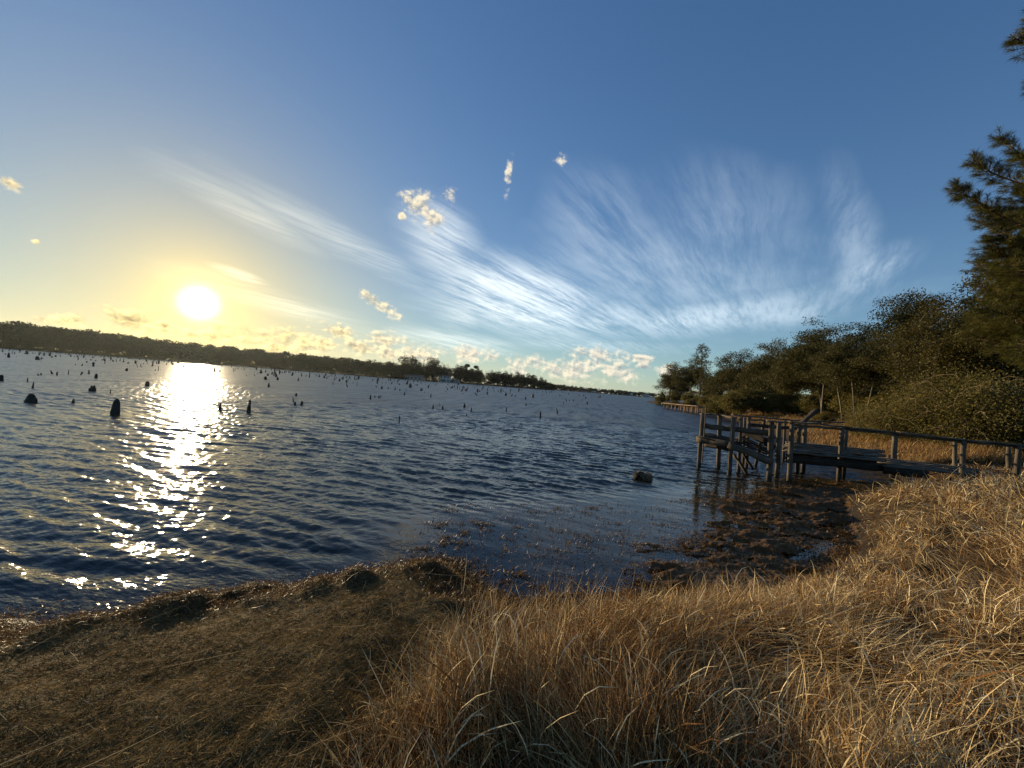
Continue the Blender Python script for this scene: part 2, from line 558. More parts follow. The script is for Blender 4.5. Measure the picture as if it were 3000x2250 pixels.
def wave_z(x, y, s=None):
    """height of the little wind waves; they die out in the weedy bay and towards the shore"""
    x = np.asarray(x, float).ravel(); y = np.asarray(y, float).ravel()
    if s is None:
        s = shore_dist(x, y)
    calm = sstep(poly_dist(x, y, BAY), -0.25, 1.5)
    lee = np.maximum(calm, 0.07) * sstep(-s, 0.0, 0.9)
    rg = np.random.default_rng(3)
    z = np.zeros(len(x))
    wx = x + 0.5 * fbm(x * 0.6, y * 0.6, 61, 2); wy = y + 0.5 * fbm(x * 0.6, y * 0.6, 62, 2)
    group = 0.45 + 1.1 * fbm(x * 0.35, y * 0.5, 63, 3)
    for i in range(34):
        lam = 0.16 * (0.85 / 0.16) ** ((i + .5) / 34)
        th = rad(-101) + rg.normal(0, 0.20 if lam > .4 else 0.36)
        k_ = 2 * math.pi / lam
        a = 0.0185 * lam ** 0.92 * rg.uniform(0.5, 1.1)
        ph = k_ * (wx * math.cos(th) + wy * math.sin(th)) + rg.uniform(0, 6.28)
        z += a * (np.sin(ph) + 0.30 * np.cos(2 * ph))
    ph = 2 * math.pi / 1.7 * (x * math.cos(rad(-98)) + y * math.sin(rad(-98)))
    z += 0.009 * np.sin(ph + 3 * fbm(x * .3, y * .3, 64, 2))
    return z * 0.48 * lee * group * (1 - sstep(np.hypot(x, y), 28, 60) * 0.999)


def mat_water():
    m, g, out = material('lake_water')
    P = g.node('ShaderNodeTexCoord').outputs['Object']
    x, y, z = g.sep(P)
    far = attr(g, 'far'); calm = attr(g, 'calm'); depth = attr(g, 'depth')
    # normals from fixed-size wavelets, so that distant water keeps its sparkle
    def wavelets(p, e):
        def f(o):
            return g.noise(g.v('ADD', p, o), 1.0, 2, 0.5)
        h0, hx, hy = f((0, 0, 0)), f((e, 0, 0)), f((0, e, 0))
        return g.m('SUBTRACT', h0, hx), g.m('SUBTRACT', h0, hy)
    th = rad(11)
    u = g.m('ADD', g.m('MULTIPLY', x, math.cos(th)), g.m('MULTIPLY', y, -math.sin(th)))
    w = g.m('ADD', g.m('MULTIPLY', x, math.sin(th)), g.m('MULTIPLY', y, math.cos(th)))
    fx, fy = wavelets(g.xyz(g.m('MULTIPLY', u, 9.0), g.m('MULTIPLY', w, 18.0), 0.0), 0.12)
    bx, by = wavelets(g.xyz(g.m('MULTIPLY', u, 1.1), g.m('MULTIPLY', w, 2.6), 4.0), 0.12)
    gust = g.ss(g.noise(g.xyz(g.m('MULTIPLY', u, 0.05), g.m('MULTIPLY', w, 0.16), 7.0), 1.0, 3, 0.5), 0.3, 0.7, 0.55, 1.2)
    ka = g.m('MULTIPLY', g.m('MULTIPLY', calm, gust), FINE)
    kb = g.m('MULTIPLY', g.m('MULTIPLY', far, gust), BROAD)
    gx = g.m('ADD', g.m('MULTIPLY', fx, g.m('MULTIPLY', ka, 0.36)), g.m('MULTIPLY', bx, g.m('MULTIPLY', kb, 0.25)))
    swell = g.noise(g.xyz(g.m('MULTIPLY', u, 1.1), g.m('MULTIPLY', w, 0.15), 11.0), 1.0, 5, 0.75)      # patches of steeper and flatter ripples
    gy = g.m('ADD', g.m('ADD', g.m('MULTIPLY', fy, ka), g.m('MULTIPLY', by, kb)), g.m('MULTIPLY', g.m('SUBTRACT', swell, 0.5), g.m('MULTIPLY', far, -1.5)))
    geo = g.node('ShaderNodeNewGeometry').outputs['Normal']
    N = g.v('NORMALIZE', g.v('ADD', geo, g.xyz(gx, gy, 0.0)))
    fr = g.node('ShaderNodeFresnel'); fr.inputs['IOR'].default_value = 1.5
    g.put(fr.inputs['Normal'], N)
    gl = g.node('ShaderNodeBsdfGlossy'); gl.distribution = 'GGX'
    gl.inputs['Roughness'].default_value = WATER_ROUGH
    g.put(gl.inputs['Normal'], N)
    body = g.node('ShaderNodeBsdfDiffuse')
    body.inputs['Color'].default_value = col(0.046, 0.040, 0.027)
    tr = g.node('ShaderNodeBsdfTransparent'); tr.inputs['Color'].default_value = col(0.75, 0.66, 0.48)
    mx = g.node('ShaderNodeMixShader')
    g.put(mx.inputs[0], g.ss(depth, 0.0, 0.45, 0.0, 1.0))
    g.t.links.new(tr.outputs[0], mx.inputs[1]); g.t.links.new(body.outputs[0], mx.inputs[2])
    m2 = g.node('ShaderNodeMixShader')
    g.put(m2.inputs[0], fr.outputs[0])
    g.t.links.new(mx.outputs[0], m2.inputs[1]); g.t.links.new(gl.outputs[0], m2.inputs[2])
    # far off the ripples are finer than the eye can part: a rough surface with the same spread of slopes
    pr = g.node('ShaderNodeBsdfPrincipled')
    pr.inputs['Base Color'].default_value = col(0.040, 0.036, 0.027); pr.inputs['IOR'].default_value = 1.85
    pr.inputs['Roughness'].default_value = 0.29
    pr.inputs['Anisotropic'].default_value = 0.88          # steeper along the wind than across it
    g.put(pr.inputs['Tangent'], g.xyz(0.2, 0.98, 0.0))
    g.put(pr.inputs['Normal'], N)
    m3 = g.node('ShaderNodeMixShader')
    g.put(m3.inputs[0], far)
    g.t.links.new(m2.outputs[0], m3.inputs[1]); g.t.links.new(pr.outputs[0], m3.inputs[2])
    g.t.links.new(m3.outputs[0], out.inputs[0])
    return m


FINE, BROAD, WATER_ROUGH = 2.3, 6.0, 0.06


def build_water():
    a = np.linspace(rad(-70), rad(66), 1000)
    r = np.concatenate([np.geomspace(2.0, 30, 760)[:-1], np.geomspace(30, 2500, 130)])
    na, nr = len(a), len(r)
    Rg, Ag = np.meshgrid(r, a, indexing='ij')
    x = (Rg * np.sin(Ag)).ravel(); y = (Rg * np.cos(Ag)).ravel()
    s = shore_dist(x, y)
    z = wave_z(x, y, s)
    rr = np.hypot(x, y)
    keep = s < 1.5
    far = sstep(rr, 8, 40)
    calm = np.maximum(sstep(poly_dist(x, y, BAY), -0.3, 1.6), 0.12)
    depth = np.clip(-ground_z(x, y, s), 0, 2)
    i = np.arange(nr - 1)[:, None] * na; j = np.arange(na - 1)[None, :]
    q = np.stack([i + j, i + j + 1, i + na + j + 1, i + na + j], axis=-1).reshape(-1, 4)
    q = q[keep[q].any(axis=1)]
    used = np.zeros(len(x), bool); used[q.ravel()] = True
    idx = np.cumsum(used) - 1
    me = mesh_np('lake_water', np.stack([x, y, z], 1)[used], idx[q], 4, mat_water(), {'far': far[used], 'calm': calm[used], 'depth': depth[used]}, True)
    tag(link('lake_water', me), kind='structure')


build_ground()
build_water()

# ------------------------------------------------------------------ trees and shrubs
def tubes(paths, sides=6):
    """one mesh out of many tapered tubes; each path is (points (n,3), radii (n,))"""
    V, Q = [], []
    base = 0
    for pts, rd in paths:
        pts = np.asarray(pts, float); rd = np.asarray(rd, float)
        n = len(pts)
        tan = np.gradient(pts, axis=0)
        tan /= np.linalg.norm(tan, axis=1)[:, None] + 1e-9
        ref = np.array([0, 0, 1.0]) if abs(tan[:, 2]).mean() < 0.8 else np.array([1.0, 0, 0])
        u = np.cross(tan, ref); u /= np.linalg.norm(u, axis=1)[:, None] + 1e-9
        w = np.cross(u, tan)
        an = np.linspace(0, 2 * math.pi, sides, endpoint=False)
        ring = pts[:, None, :] + rd[:, None, None] * (u[:, None, :] * np.cos(an)[None, :, None] + w[:, None, :] * np.sin(an)[None, :, None])
        V.append(ring.reshape(-1, 3))
        i = np.arange(n - 1)[:, None] * sides; j = np.arange(sides)[None, :]; j2 = (j + 1) % sides
        Q.append(base + np.stack([i + j, i + j2, i + sides + j2, i + sides + j], -1).reshape(-1, 4))
        base += n * sides
    return np.concatenate(V), np.concatenate(Q)


def leaf_quads(cen, size, rng, up=0.35, out=None, long=1.7):
    """leaf-sized quads at the given points, each turned its own way"""
    n = len(cen)
    nrm = rng.normal(size=(n, 3))
    if out is not None:
        nrm = nrm + out * 0.6
    nrm[:, 2] += up
    nrm /= np.linalg.norm(nrm, axis=1)[:, None]
    t = np.cross(nrm, rng.normal(size=(n, 3))); t /= np.linalg.norm(t, axis=1)[:, None] + 1e-9
    b = np.cross(nrm, t)
    sz = (np.asarray(size) * rng.uniform(0.6, 1.35, n))[:, None]
    v = np.stack([cen - t * sz * 0.5 * long, cen + b * sz * 0.42, cen + t * sz * 0.5 * long + nrm * sz * 0.15, cen - b * sz * 0.42], 1).reshape(-1, 3)
    q = np.arange(n * 4).reshape(-1, 4)
    return v, q


def skeleton(trunk, targets, rng, tip=0.012, wob=0.10):
    """limbs that reach from the trunk polyline out to every target; returns tubes with pipe-model radii"""
    nodes = [np.array(p, float) for p in trunk]; par = [-1] + list(range(len(trunk) - 1))
    top = np.array(trunk[-1])
    order = np.argsort([np.linalg.norm(np.array(t) - top) + 0.0 for t in targets])
    tips = []
    first = max(1, int(len(trunk) * 0.45))
    for oi in order:
        tg = np.array(targets[oi], float)
        arr = np.array(nodes)
        d = np.linalg.norm(arr - tg, axis=1) + 0.35 * np.maximum(arr[:, 2] - tg[2], 0) * 2
        d[:first] += 1e3
        k = int(np.argmin(d))
        p0 = nodes[k]
        L = np.linalg.norm(tg - p0)
        m_ = max(2, min(6, int(L / 0.5) + 1))
        last = k
        bend = rng.normal(size=3) * L * wob
        bend[2] += L * 0.08
        for t in np.linspace(0, 1, m_ + 1)[1:]:
            nodes.append(p0 + (tg - p0) * t + bend * math.sin(math.pi * t)); par.append(last); last = len(nodes) - 1
        tips.append(last)
    cnt = np.zeros(len(nodes))
    for t in tips:
        k = t
        while k >= 0:
            cnt[k] += 1; k = par[k]
    cnt = np.maximum(cnt, 1)
    kids = {}
    for i, p in enumerate(par):
        kids.setdefault(p, []).append(i)
    R = tip * cnt ** 0.46
    paths = []
    stack = [(0, None)]
    while stack:                                      # follow the thickest child, start a new tube at every fork
        i, fr = stack.pop()
        pts = [nodes[i]] if fr is None else [nodes[fr], nodes[i]]
        rr = [R[i]] if fr is None else [min(R[fr], R[i] * 1.25), R[i]]
        while True:
            ch = sorted(kids.get(i, []), key=lambda c: -cnt[c])
            if not ch:
                break
            for c in ch[1:]:
                stack.append((c, i))
            i = ch[0]
            pts.append(nodes[i]); rr.append(R[i])
        if len(pts) > 1:
            rr[-1] *= 0.4
            paths.append((pts, rr))
    return paths


def mat_leaf(name, a, b, c, glow=0.35):
    m, g, out = material(name)
    v = attr(g, 'tone')
    base = g.ramp(v, [(0.0, a), (0.5, b), (1.0, c)])
    d = g.node('ShaderNodeBsdfPrincipled')
    g.put(d.inputs['Base Color'], base); d.inputs['Roughness'].default_value = 0.6; d.inputs['Specular IOR Level'].default_value = 0.12
    t = g.node('ShaderNodeBsdfTranslucent'); g.put(t.inputs[0], base)
    mx = g.node('ShaderNodeMixShader'); mx.inputs[0].default_value = glow
    g.t.links.new(d.outputs[0], mx.inputs[1]); g.t.links.new(t.outputs[0], mx.inputs[2]); g.t.links.new(mx.outputs[0], out.inputs[0])
    return m


def mat_bark(name, a, b, sc=1.0):
    m, g, out = material(name)
    P = g.node('ShaderNodeTexCoord').outputs['Object']
    x, y, z = g.sep(P)
    n = g.noise(g.xyz(g.m('MULTIPLY', x, 14 * sc), g.m('MULTIPLY', y, 14 * sc), g.m('MULTIPLY', z, 2.5 * sc)), 1.0, 6, 0.65)
    principled(g, out, g.ramp(n, [(0.3, a), (0.7, b)]), 0.9, 0.2, bump(g, n, 0.8, 0.02))
    return m


M = {}
M['oak'] = mat_leaf('brown_green_oak_leaves', (0.032, 0.032, 0.010), (0.066, 0.060, 0.018), (0.112, 0.094, 0.030))
M['oak_dark'] = mat_leaf('dark_evergreen_leaves', (0.020, 0.023, 0.009), (0.042, 0.044, 0.015), (0.075, 0.07, 0.025))
M['rust'] = mat_leaf('rusty_yellow_leaves', (0.036, 0.032, 0.008), (0.075, 0.062, 0.015), (0.12, 0.096, 0.025))
M['needle'] = mat_leaf('pine_needles', (0.040, 0.043, 0.010), (0.095, 0.092, 0.021), (0.19, 0.168, 0.042), 0.25)
M['bramble'] = mat_leaf('olive_bramble_leaves', (0.065, 0.056, 0.013), (0.135, 0.112, 0.027), (0.30, 0.24, 0.09))
M['bark'] = mat_bark('grey_bark', (0.035, 0.028, 0.020), (0.16, 0.13, 0.095))
M['bark_pale'] = mat_bark('pale_bark', (0.09, 0.075, 0.055), (0.27, 0.23, 0.17))
M['bark_pine'] = mat_bark('pine_bark', (0.035, 0.020, 0.012), (0.17, 0.10, 0.06))
M['twig'] = mat_bark('dry_twigs', (0.12, 0.09, 0.05), (0.34, 0.26, 0.16), 3)


def crown_points(rng, lobes, n):
    """points spread through a crown made of uneven lobes (centre, radii), thinner towards the middle"""
    w = np.array([l[1][0] * l[1][1] * l[1][2] for l in lobes]) ** 0.7
    pick = rng.choice(len(lobes), n, p=w / w.sum())
    d = rng.normal(size=(n, 3)); d /= np.linalg.norm(d, axis=1)[:, None]
    rr = rng.uniform(0.15, 1.0, n) ** 0.45
    c = np.array([l[0] for l in lobes])[pick]; r = np.array([l[1] for l in lobes])[pick]
    return c + d * r * rr[:, None], d


def tree_meshes(key, seed, H, Wd, trunk_h, n_cl, n_leaf, leaf, leafmat, barkmat, lean=0.0, spread=0.55, flat=0.75, low=0.0, tip=0.014):
    """trunk and crown meshes of a broadleaf tree of height H and crown width Wd, standing at the origin"""
    rng = np.random.default_rng(seed)
    nt = 9
    th_ = trunk_h + (H - trunk_h) * 0.42
    tr = [(lean * (t ** 1.4) * H * 0.42 + 0.10 * (math.sin(3 * t + seed) - math.sin(seed)), 0.10 * (math.cos(2.3 * t + seed) - math.cos(seed)), t * th_) for t in np.linspace(0, 1, nt)]
    tr[0] = (0, 0, -0.25)
    top = np.array(tr[-1])
    lobes = []
    for i in range(9):
        a = i * 2.4 + rng.uniform(-.5, .5); q = rng.uniform(0.25, 1.0)
        zz = trunk_h + (H - trunk_h) * (0.18 - low + 0.66 * (1 - q * 0.75) * rng.uniform(0.75, 1.1))
        rr = Wd * 0.5 * spread * q
        s = Wd * rng.uniform(0.18, 0.29)
        lobes.append(((top[0] + rr * math.cos(a), top[1] + rr * math.sin(a), zz), (s, s, s * flat)))
    lobes.append(((top[0], top[1], H - Wd * 0.17), (Wd * .2, Wd * .2, Wd * .16)))
    pts, d = crown_points(rng, lobes, n_cl)
    pts = pts[(pts[:, 2] > 0.5) & (pts[:, 2] < H)]
    paths = skeleton(tr, pts, rng, tip)
    tv, tq = tubes(paths, 6)
    cl = pts[rng.integers(0, len(pts), n_leaf)]
    cen = cl + np.clip(rng.normal(size=(n_leaf, 3)), -1.5, 1.5) * Wd * 0.054 * np.array([1, 1, 0.6])
    lv, lq = leaf_quads(cen, leaf, rng, 0.5)
    clump = fbm(cen[:, 0] * 0.9 + cen[:, 2], cen[:, 1] * 0.9 - cen[:, 2] * .5, seed, 2)
    tone = np.clip(rng.normal(0.45, 0.15, n_leaf) + (clump - 0.4) * 0.8, 0, 1)
    return (mesh_np(key + '_trunk', tv, tq, 4, barkmat, smooth=True), mesh_np(key + '_crown', lv, lq, 4, leafmat, {'tone': np.repeat(tone, 4)}))


def needle_tufts(cen, dirs, rng, n, length, width):
    """bursts of long needles around each twig end"""
    m_ = len(cen)
    c = np.repeat(cen, n, axis=0); d0 = np.repeat(dirs, n, axis=0)
    d = d0 * 1.05 + rng.normal(size=(m_ * n, 3)) * 0.50
    d /= np.linalg.norm(d, axis=1)[:, None]
    c = c - d0 * rng.uniform(0, 0.9, (m_ * n, 1)) * length
    L = length * rng.uniform(0.6, 1.1, (m_ * n, 1))
    side = np.cross(d, rng.normal(size=(m_ * n, 3))); side /= np.linalg.norm(side, axis=1)[:, None] + 1e-9
    tip = c + d * L; tip[:, 2] -= 0.16 * L[:, 0]
    mid = c + d * L * 0.5
    v = np.stack([c, mid + side * width, tip, mid - side * width], 1).reshape(-1, 3)
    tone = np.clip(np.repeat(rng.normal(0.45, 0.2, m_), n) + rng.normal(0, 0.12, m_ * n), 0, 1)
    return v, np.arange(m_ * n * 4).reshape(-1, 4), np.repeat(tone, 4)


def pine_meshes(key, seed, H, crown0, Wd, n_br, n_need, nl, nw):
    rng = np.random.default_rng(seed)
    tr = [(0.15 * math.sin(2.2 * t + seed) - 0.15 * math.sin(seed), 0.1 * math.sin(1.7 * t), t * H * 0.97) for t in np.linspace(0, 1, 12)]
    tr[0] = (0, 0, -0.25)
    trp = np.array(tr)
    paths = [(trp, np.linspace(0.17, 0.03, 12) * H / 13)]
    cen, dirs = [], []
    for i in range(n_br):
        t = (i + rng.uniform(0, 1)) / n_br
        z = crown0 + (H - crown0) * t
        p0 = np.array([np.interp(z, trp[:, 2], trp[:, 0]), np.interp(z, trp[:, 2], trp[:, 1]), z])
        a = i * 2.4 + rng.uniform(-.4, .4)
        L = Wd * 0.5 * (1.0 - 0.68 * t ** 1.6) * rng.uniform(0.55, 1.05) * (0.55 + 0.45 * min(1, t * 5))
        up = rng.uniform(-0.05, 0.35)
        dr = np.array([math.cos(a), math.sin(a), up])
        ts = np.linspace(0, 1, 5)
        bp = p0 + dr * L * ts[:, None]; bp[:, 2] += 0.12 * L * ts ** 2
        paths.append((bp, np.linspace(0.045, 0.012, 5) * H / 13))
        for k_ in range(6):
            f = rng.uniform(0.35, 1.0)
            q = p0 + dr * L * f + np.array([0, 0, 0.12 * L * f * f])
            e = q + rng.normal(size=3) * L * 0.20 * np.array([1, 1, 0.6])
            paths.append(([q, (q + e) / 2 + rng.normal(size=3) * .05, e], [0.014, 0.010, 0.006]))
            for _ in range(3):
                cen.append(e + rng.normal(size=3) * 0.16 * Wd / 5); u = (e - q) / (np.linalg.norm(e - q) + 1e-6) + dr * 0.5 + np.array([0, 0, .4])
                dirs.append(u / np.linalg.norm(u))
    tv, tq = tubes(paths, 6)
    nv, nq, tone = needle_tufts(np.array(cen), np.array(dirs), rng, n_need, nl, nw)
    return (mesh_np(key + '_trunk', tv, tq, 4, M['bark_pine'], smooth=True), mesh_np(key + '_crown', nv, nq, 4, M['needle'], {'tone': tone}))


def plant(kind, meshes, loc, label, cat, group=None, rotz=0.0, scale=1.0, names=('trunk', 'crown')):
    t = empty(kind, loc, label, cat, group, rotz, scale)
    link(names[0], meshes[0], t); link(names[1], meshes[1], t)
    return t


def gz(x, y):
    return float(ground_z([x], [y])[0])


def stand(px, y, dx=0.0):
    """ground point under photo column px at depth y"""
    p = at_y(px, 1200, y)
    x = p[0] + dx
    return (x, y, gz(x, y))


def build_right_wood():
    oakA = tree_meshes('oak_a', 11, 11.5, 10, 3.2, 230, 36000, 0.115, M['oak'], M['bark'], lean=-0.3, low=0.12)
    oakB = tree_meshes('oak_b', 12, 10.0, 9.5, 2.4, 210, 34000, 0.115, M['oak'], M['bark'], low=0.22)
    oakC = tree_meshes('oak_c', 13, 12.5, 9.0, 4.2, 210, 32000, 0.11, M['oak_dark'], M['bark'], low=0.05)
    thin = tree_meshes('thin_oak', 17, 10.0, 7.5, 4.0, 130, 15000, 0.10, M['oak'], M['bark_pale'], lean=0.22, low=0.06, tip=0.0072)
    low_ = tree_meshes('low_shrub', 14, 3.4, 5.2, 0.5, 110, 15000, 0.09, M['bramble'], M['twig'], low=0.12, tip=0.008)
    rust = tree_meshes('rusty_oak', 15, 8.6, 6.6, 2.6, 190, 26000, 0.072, M['rust'], M['bark_pale'], low=0.1, tip=0.009)
    open_ = tree_meshes('open_oak', 16, 16.0, 10.5, 7.0, 150, 16000, 0.135, M['oak_dark'], M['bark'], low=-0.05)
    pine = pine_meshes('shore_pine', 21, 13.5, 4.6, 6.2, 44, 16, 0.34, 0.016)
    GR = 'trees along the near wooded shore'
    T = [  # kind, meshes, photo column, depth, x shift, rot, scale, label
        ('oak_tree', oakB, 1958, 128, 0, 0.3, 1.36, 'outermost oak on the wooded point, beside open water'),
        ('oak_tree', oakA, 2000, 116, 2, 1.3, 1.28, 'bushy oak between the outermost oak and the tall lone pine'),
        ('pine_tree', pine, 2048, 84, 0, 0.4, 1.0, 'tall pine with a bare reddish trunk behind the far dock'),
        ('oak_tree', oakB, 2090, 92, 2, 2.2, 1.28, 'dark low oak tucked behind the lone shore pine'),
        ('oak_tree', oakB, 2118, 70, 2, 0.7, 1.14, 'oak just right of the lone pine, crown down to the bank'),
        ('oak_tree', oakA, 2175, 58, 2.5, 2.9, 1.0, 'wide brown oak above the pale scrub at the back of the pier'),
        ('oak_tree', oakB, 2235, 54, 3, 4.0, 1.08, 'tall brown oak in the middle of the wooded bank'),
        ('oak_tree', oakC, 2300, 50, 3.5, 5.1, 0.93, 'dark oak peeping over the middle of the wooded bank'),
        ('oak_tree', oakA, 2385, 36, 1.0, 0.0, 0.86, 'oak with a stout leaning trunk beside the pale slim trunk'),
        ('oak_tree', oakB, 2345, 43, 3, 1.0, 0.95, 'round oak behind the stout leaning trunk'),
        ('slim_tree', thin, 2408, 34, 0, 0.7, 0.84, 'slim tree with a pale straight trunk next to the leaning oak'),
        ('slim_tree', thin, 2472, 31, 0, 2.0, 0.72, 'slim crooked tree rising out of the brown brush'),
        ('slim_tree', thin, 2505, 29, 0, 3.3, 0.76, 'slim pale tree leaning left at the thicket edge'),
        ('slim_tree', thin, 2533, 28, 0, 4.5, 0.70, 'slim forked tree nearest the dark gap in the wood'),
        ('oak_tree', oakA, 2560, 36, 3, 3.7, 0.90, 'broad oak shading the dark gap above the thicket'),
        ('oak_tree', oakB, 2500, 42, 3, 2.5, 1.06, 'oak filling the wood behind the slim trunks'),
        ('open_oak_tree', open_, 2640, 44, 1, 0.6, 0.97, 'tall thin-leaved oak with sky showing through, above the others'),
        ('oak_tree', oakC, 2430, 52, 3, 1.5, 1.05, 'dark oak crest between the leaning oak and the thin-leaved oak'),
        ('rusty_oak_tree', rust, 2735, 22, 0, 0.2, 0.98, 'oak with rusty yellow leaves in front of the big pine'),
        ('oak_tree', oakC, 2800, 30, 2, 0.9, 1.00, 'dark oak behind the rusty yellow oak'),
        ('oak_tree', oakA, 2690, 33, 2, 5.0, 0.80, 'shaded oak deep in the wood left of the rusty oak'),
        ('rusty_oak_tree', rust, 2860, 20, 1, 2.0, 1.12, 'tall rusty oak half hidden by the big pine boughs'),
        ('oak_tree', oakB, 2940, 26, 2, 0.4, 1.2, 'dark leafy oak behind the big pine at the picture edge'),
    ]
    for kind, me, px, y, dx, rz, sc, lab in T:
        plant(kind, me, stand(px, y, dx), lab, 'tree', GR, rz, sc)
    GS = 'scrub along the wooded bank'
    S_ = [(1908, 128, -3, .45, 'low reddish scrub at the very tip of the point'), (1945, 108, -1, .75, 'scrub in front of the outermost oaks'), (1985, 96, -1, 0.8, 'scrub behind the outer end of the far dock'),
          (2022, 84, 0, .8, 'scrub left of the lone pine trunk'), (2075, 72, 0, .9, 'scrub right of the lone pine trunk'), (2105, 56, 0, 1.0, 'big pale scrub bush by the landward end of the far dock'),
          (2165, 48, 0, 1.15, 'big pale scrub bush above the broken pier head'), (2215, 47, 1, 1.0, 'dark scrub under the wide brown oak'), (2262, 45, 2, 1.0, 'shaded scrub under the tall brown oak'),
          (2318, 42, 2.5, 1.0, 'shaded scrub left of the leaning trunk'), (2370, 41, 2.5, 1.0, 'shaded scrub behind the leaning trunk'), (2440, 37, 2.5, 1.1, 'shaded scrub right of the pale slim trunk'), (2510, 34, 2, 1.1, 'shaded scrub behind the slim crooked trees'),
          (2585, 29, 2, 1.15, 'shaded scrub in the dark gap of the wood'), (2650, 26, 1.5, 1.2, 'shaded scrub below the rusty oak'), (2460, 30, -1.0, .42, 'knee-high brown brush at the foot of the slim trees')]
    for px, y, dx, sc, lab in S_ + [(1935, 120, 0, 1.0, 'scrub under the outermost oak'), (1972, 112, 0, 1.1, 'scrub in the gap between the two point oaks'), (2012, 100, 1, 1.15, 'scrub right of the two point oaks'), (2050, 92, 1, 1.2, 'scrub behind the lone pine trunk'), (2130, 66, 2, 1.2, 'tall scrub between the lone pine and the wide brown oak')]:
        x_, y_, z_ = stand(px, y, dx)
        plant('shrub', low_, (x_, y_, z_ - 0.1), lab, 'shrub', GS, px * 0.7, sc, ('stems', 'foliage'))


def build_thicket():
    """the tangle of brambles right of the pier: stems, arching vines and small olive leaves"""
    def bush(key, seed, Wd, H, nl):
        rng = np.random.default_rng(seed)
        lobes = [((rng.uniform(-.35, .35) * Wd, rng.uniform(-.3, .3) * Wd, H * rng.uniform(.2, .55)), (Wd * .26, Wd * .26, H * .36)) for _ in range(7)]
        lobes.append(((0, 0, H * .66), (Wd * .24, Wd * .24, H * .28)))
        pts, d = crown_points(rng, lobes, 150)
        pts = pts[pts[:, 2] > 0.1]
        paths = skeleton([(0, 0, -.2), (0.05, 0, .2), (0.0, .05, .5)], pts, rng, 0.006, 0.2)
        for _ in range(150):                                    # arching vines poking out of the top and sides
            p = pts[rng.integers(len(pts))].copy(); a = rng.uniform(0, 6.28); L = rng.uniform(0.5, 1.5)
            ts = np.linspace(0, 1, 6)
            q = p + np.stack([math.cos(a) * L * ts, math.sin(a) * L * ts, L * (0.95 * ts - 0.95 * ts ** 2 * rng.uniform(.6, 1.4))], 1) + rng.normal(size=(6, 3)) * 0.035
            paths.append((q, np.linspace(0.009, 0.004, 6)))
        tv, tq = tubes(paths, 5)
        base = pts[rng.integers(0, len(pts), nl)]
        cen = base + rng.normal(size=(nl, 3)) * 0.30
        cen[:, 2] = np.maximum(cen[:, 2], 0.05)
        lv, lq = leaf_quads(cen, 0.047, rng, 0.3)
        tone = np.clip(rng.normal(0.40, 0.20, nl) + 0.6 * (fbm(cen[:, 0] * 1.3, cen[:, 2] * 1.3 + cen[:, 1], seed, 2) - .42) + (rng.uniform(size=nl) < 0.035) * 0.6, 0, 1)
        return (mesh_np(key + '_stems', tv, tq, 4, M['twig'], smooth=True), mesh_np(key + '_foliage', lv, lq, 4, M['bramble'], {'tone': np.repeat(tone, 4)}))
    A = bush('bramble_a', 31, 4.6, 3.2, 28000); B = bush('bramble_b', 32, 4.2, 2.6, 25000)
    for me, px, y, dx, rz, sc, lab in [
            (A, 2890, 16.5, 0.3, 0.0, 1.12, 'tallest bramble thicket, behind the right end of the railing'), (B, 2760, 17.5, 0.2, 1.0, 1.05, 'bramble thicket with tangled vines below the rusty oak'),
            (B, 2650, 19, 0.2, 2.2, 0.92, 'bramble thicket sloping down towards the slim trees'), (A, 2570, 22, 0, 3.9, 0.62, 'low bramble at the left foot of the thicket'),
            (A, 2830, 20, 1, 5.0, 1.22, 'bramble thicket at the back, under the big pine'), (B, 3010, 15.5, 0.2, 4.1, 1.15, 'bramble thicket cut by the right edge of the view'), (A, 2980, 20, 1, 2.6, 1.3, 'bramble thicket rising behind the others by the pine')]:
        plant('bramble_thicket', me, stand(px, y, dx), lab, 'shrub', 'bramble thicket behind the railing', rz, sc, ('stems', 'foliage'))


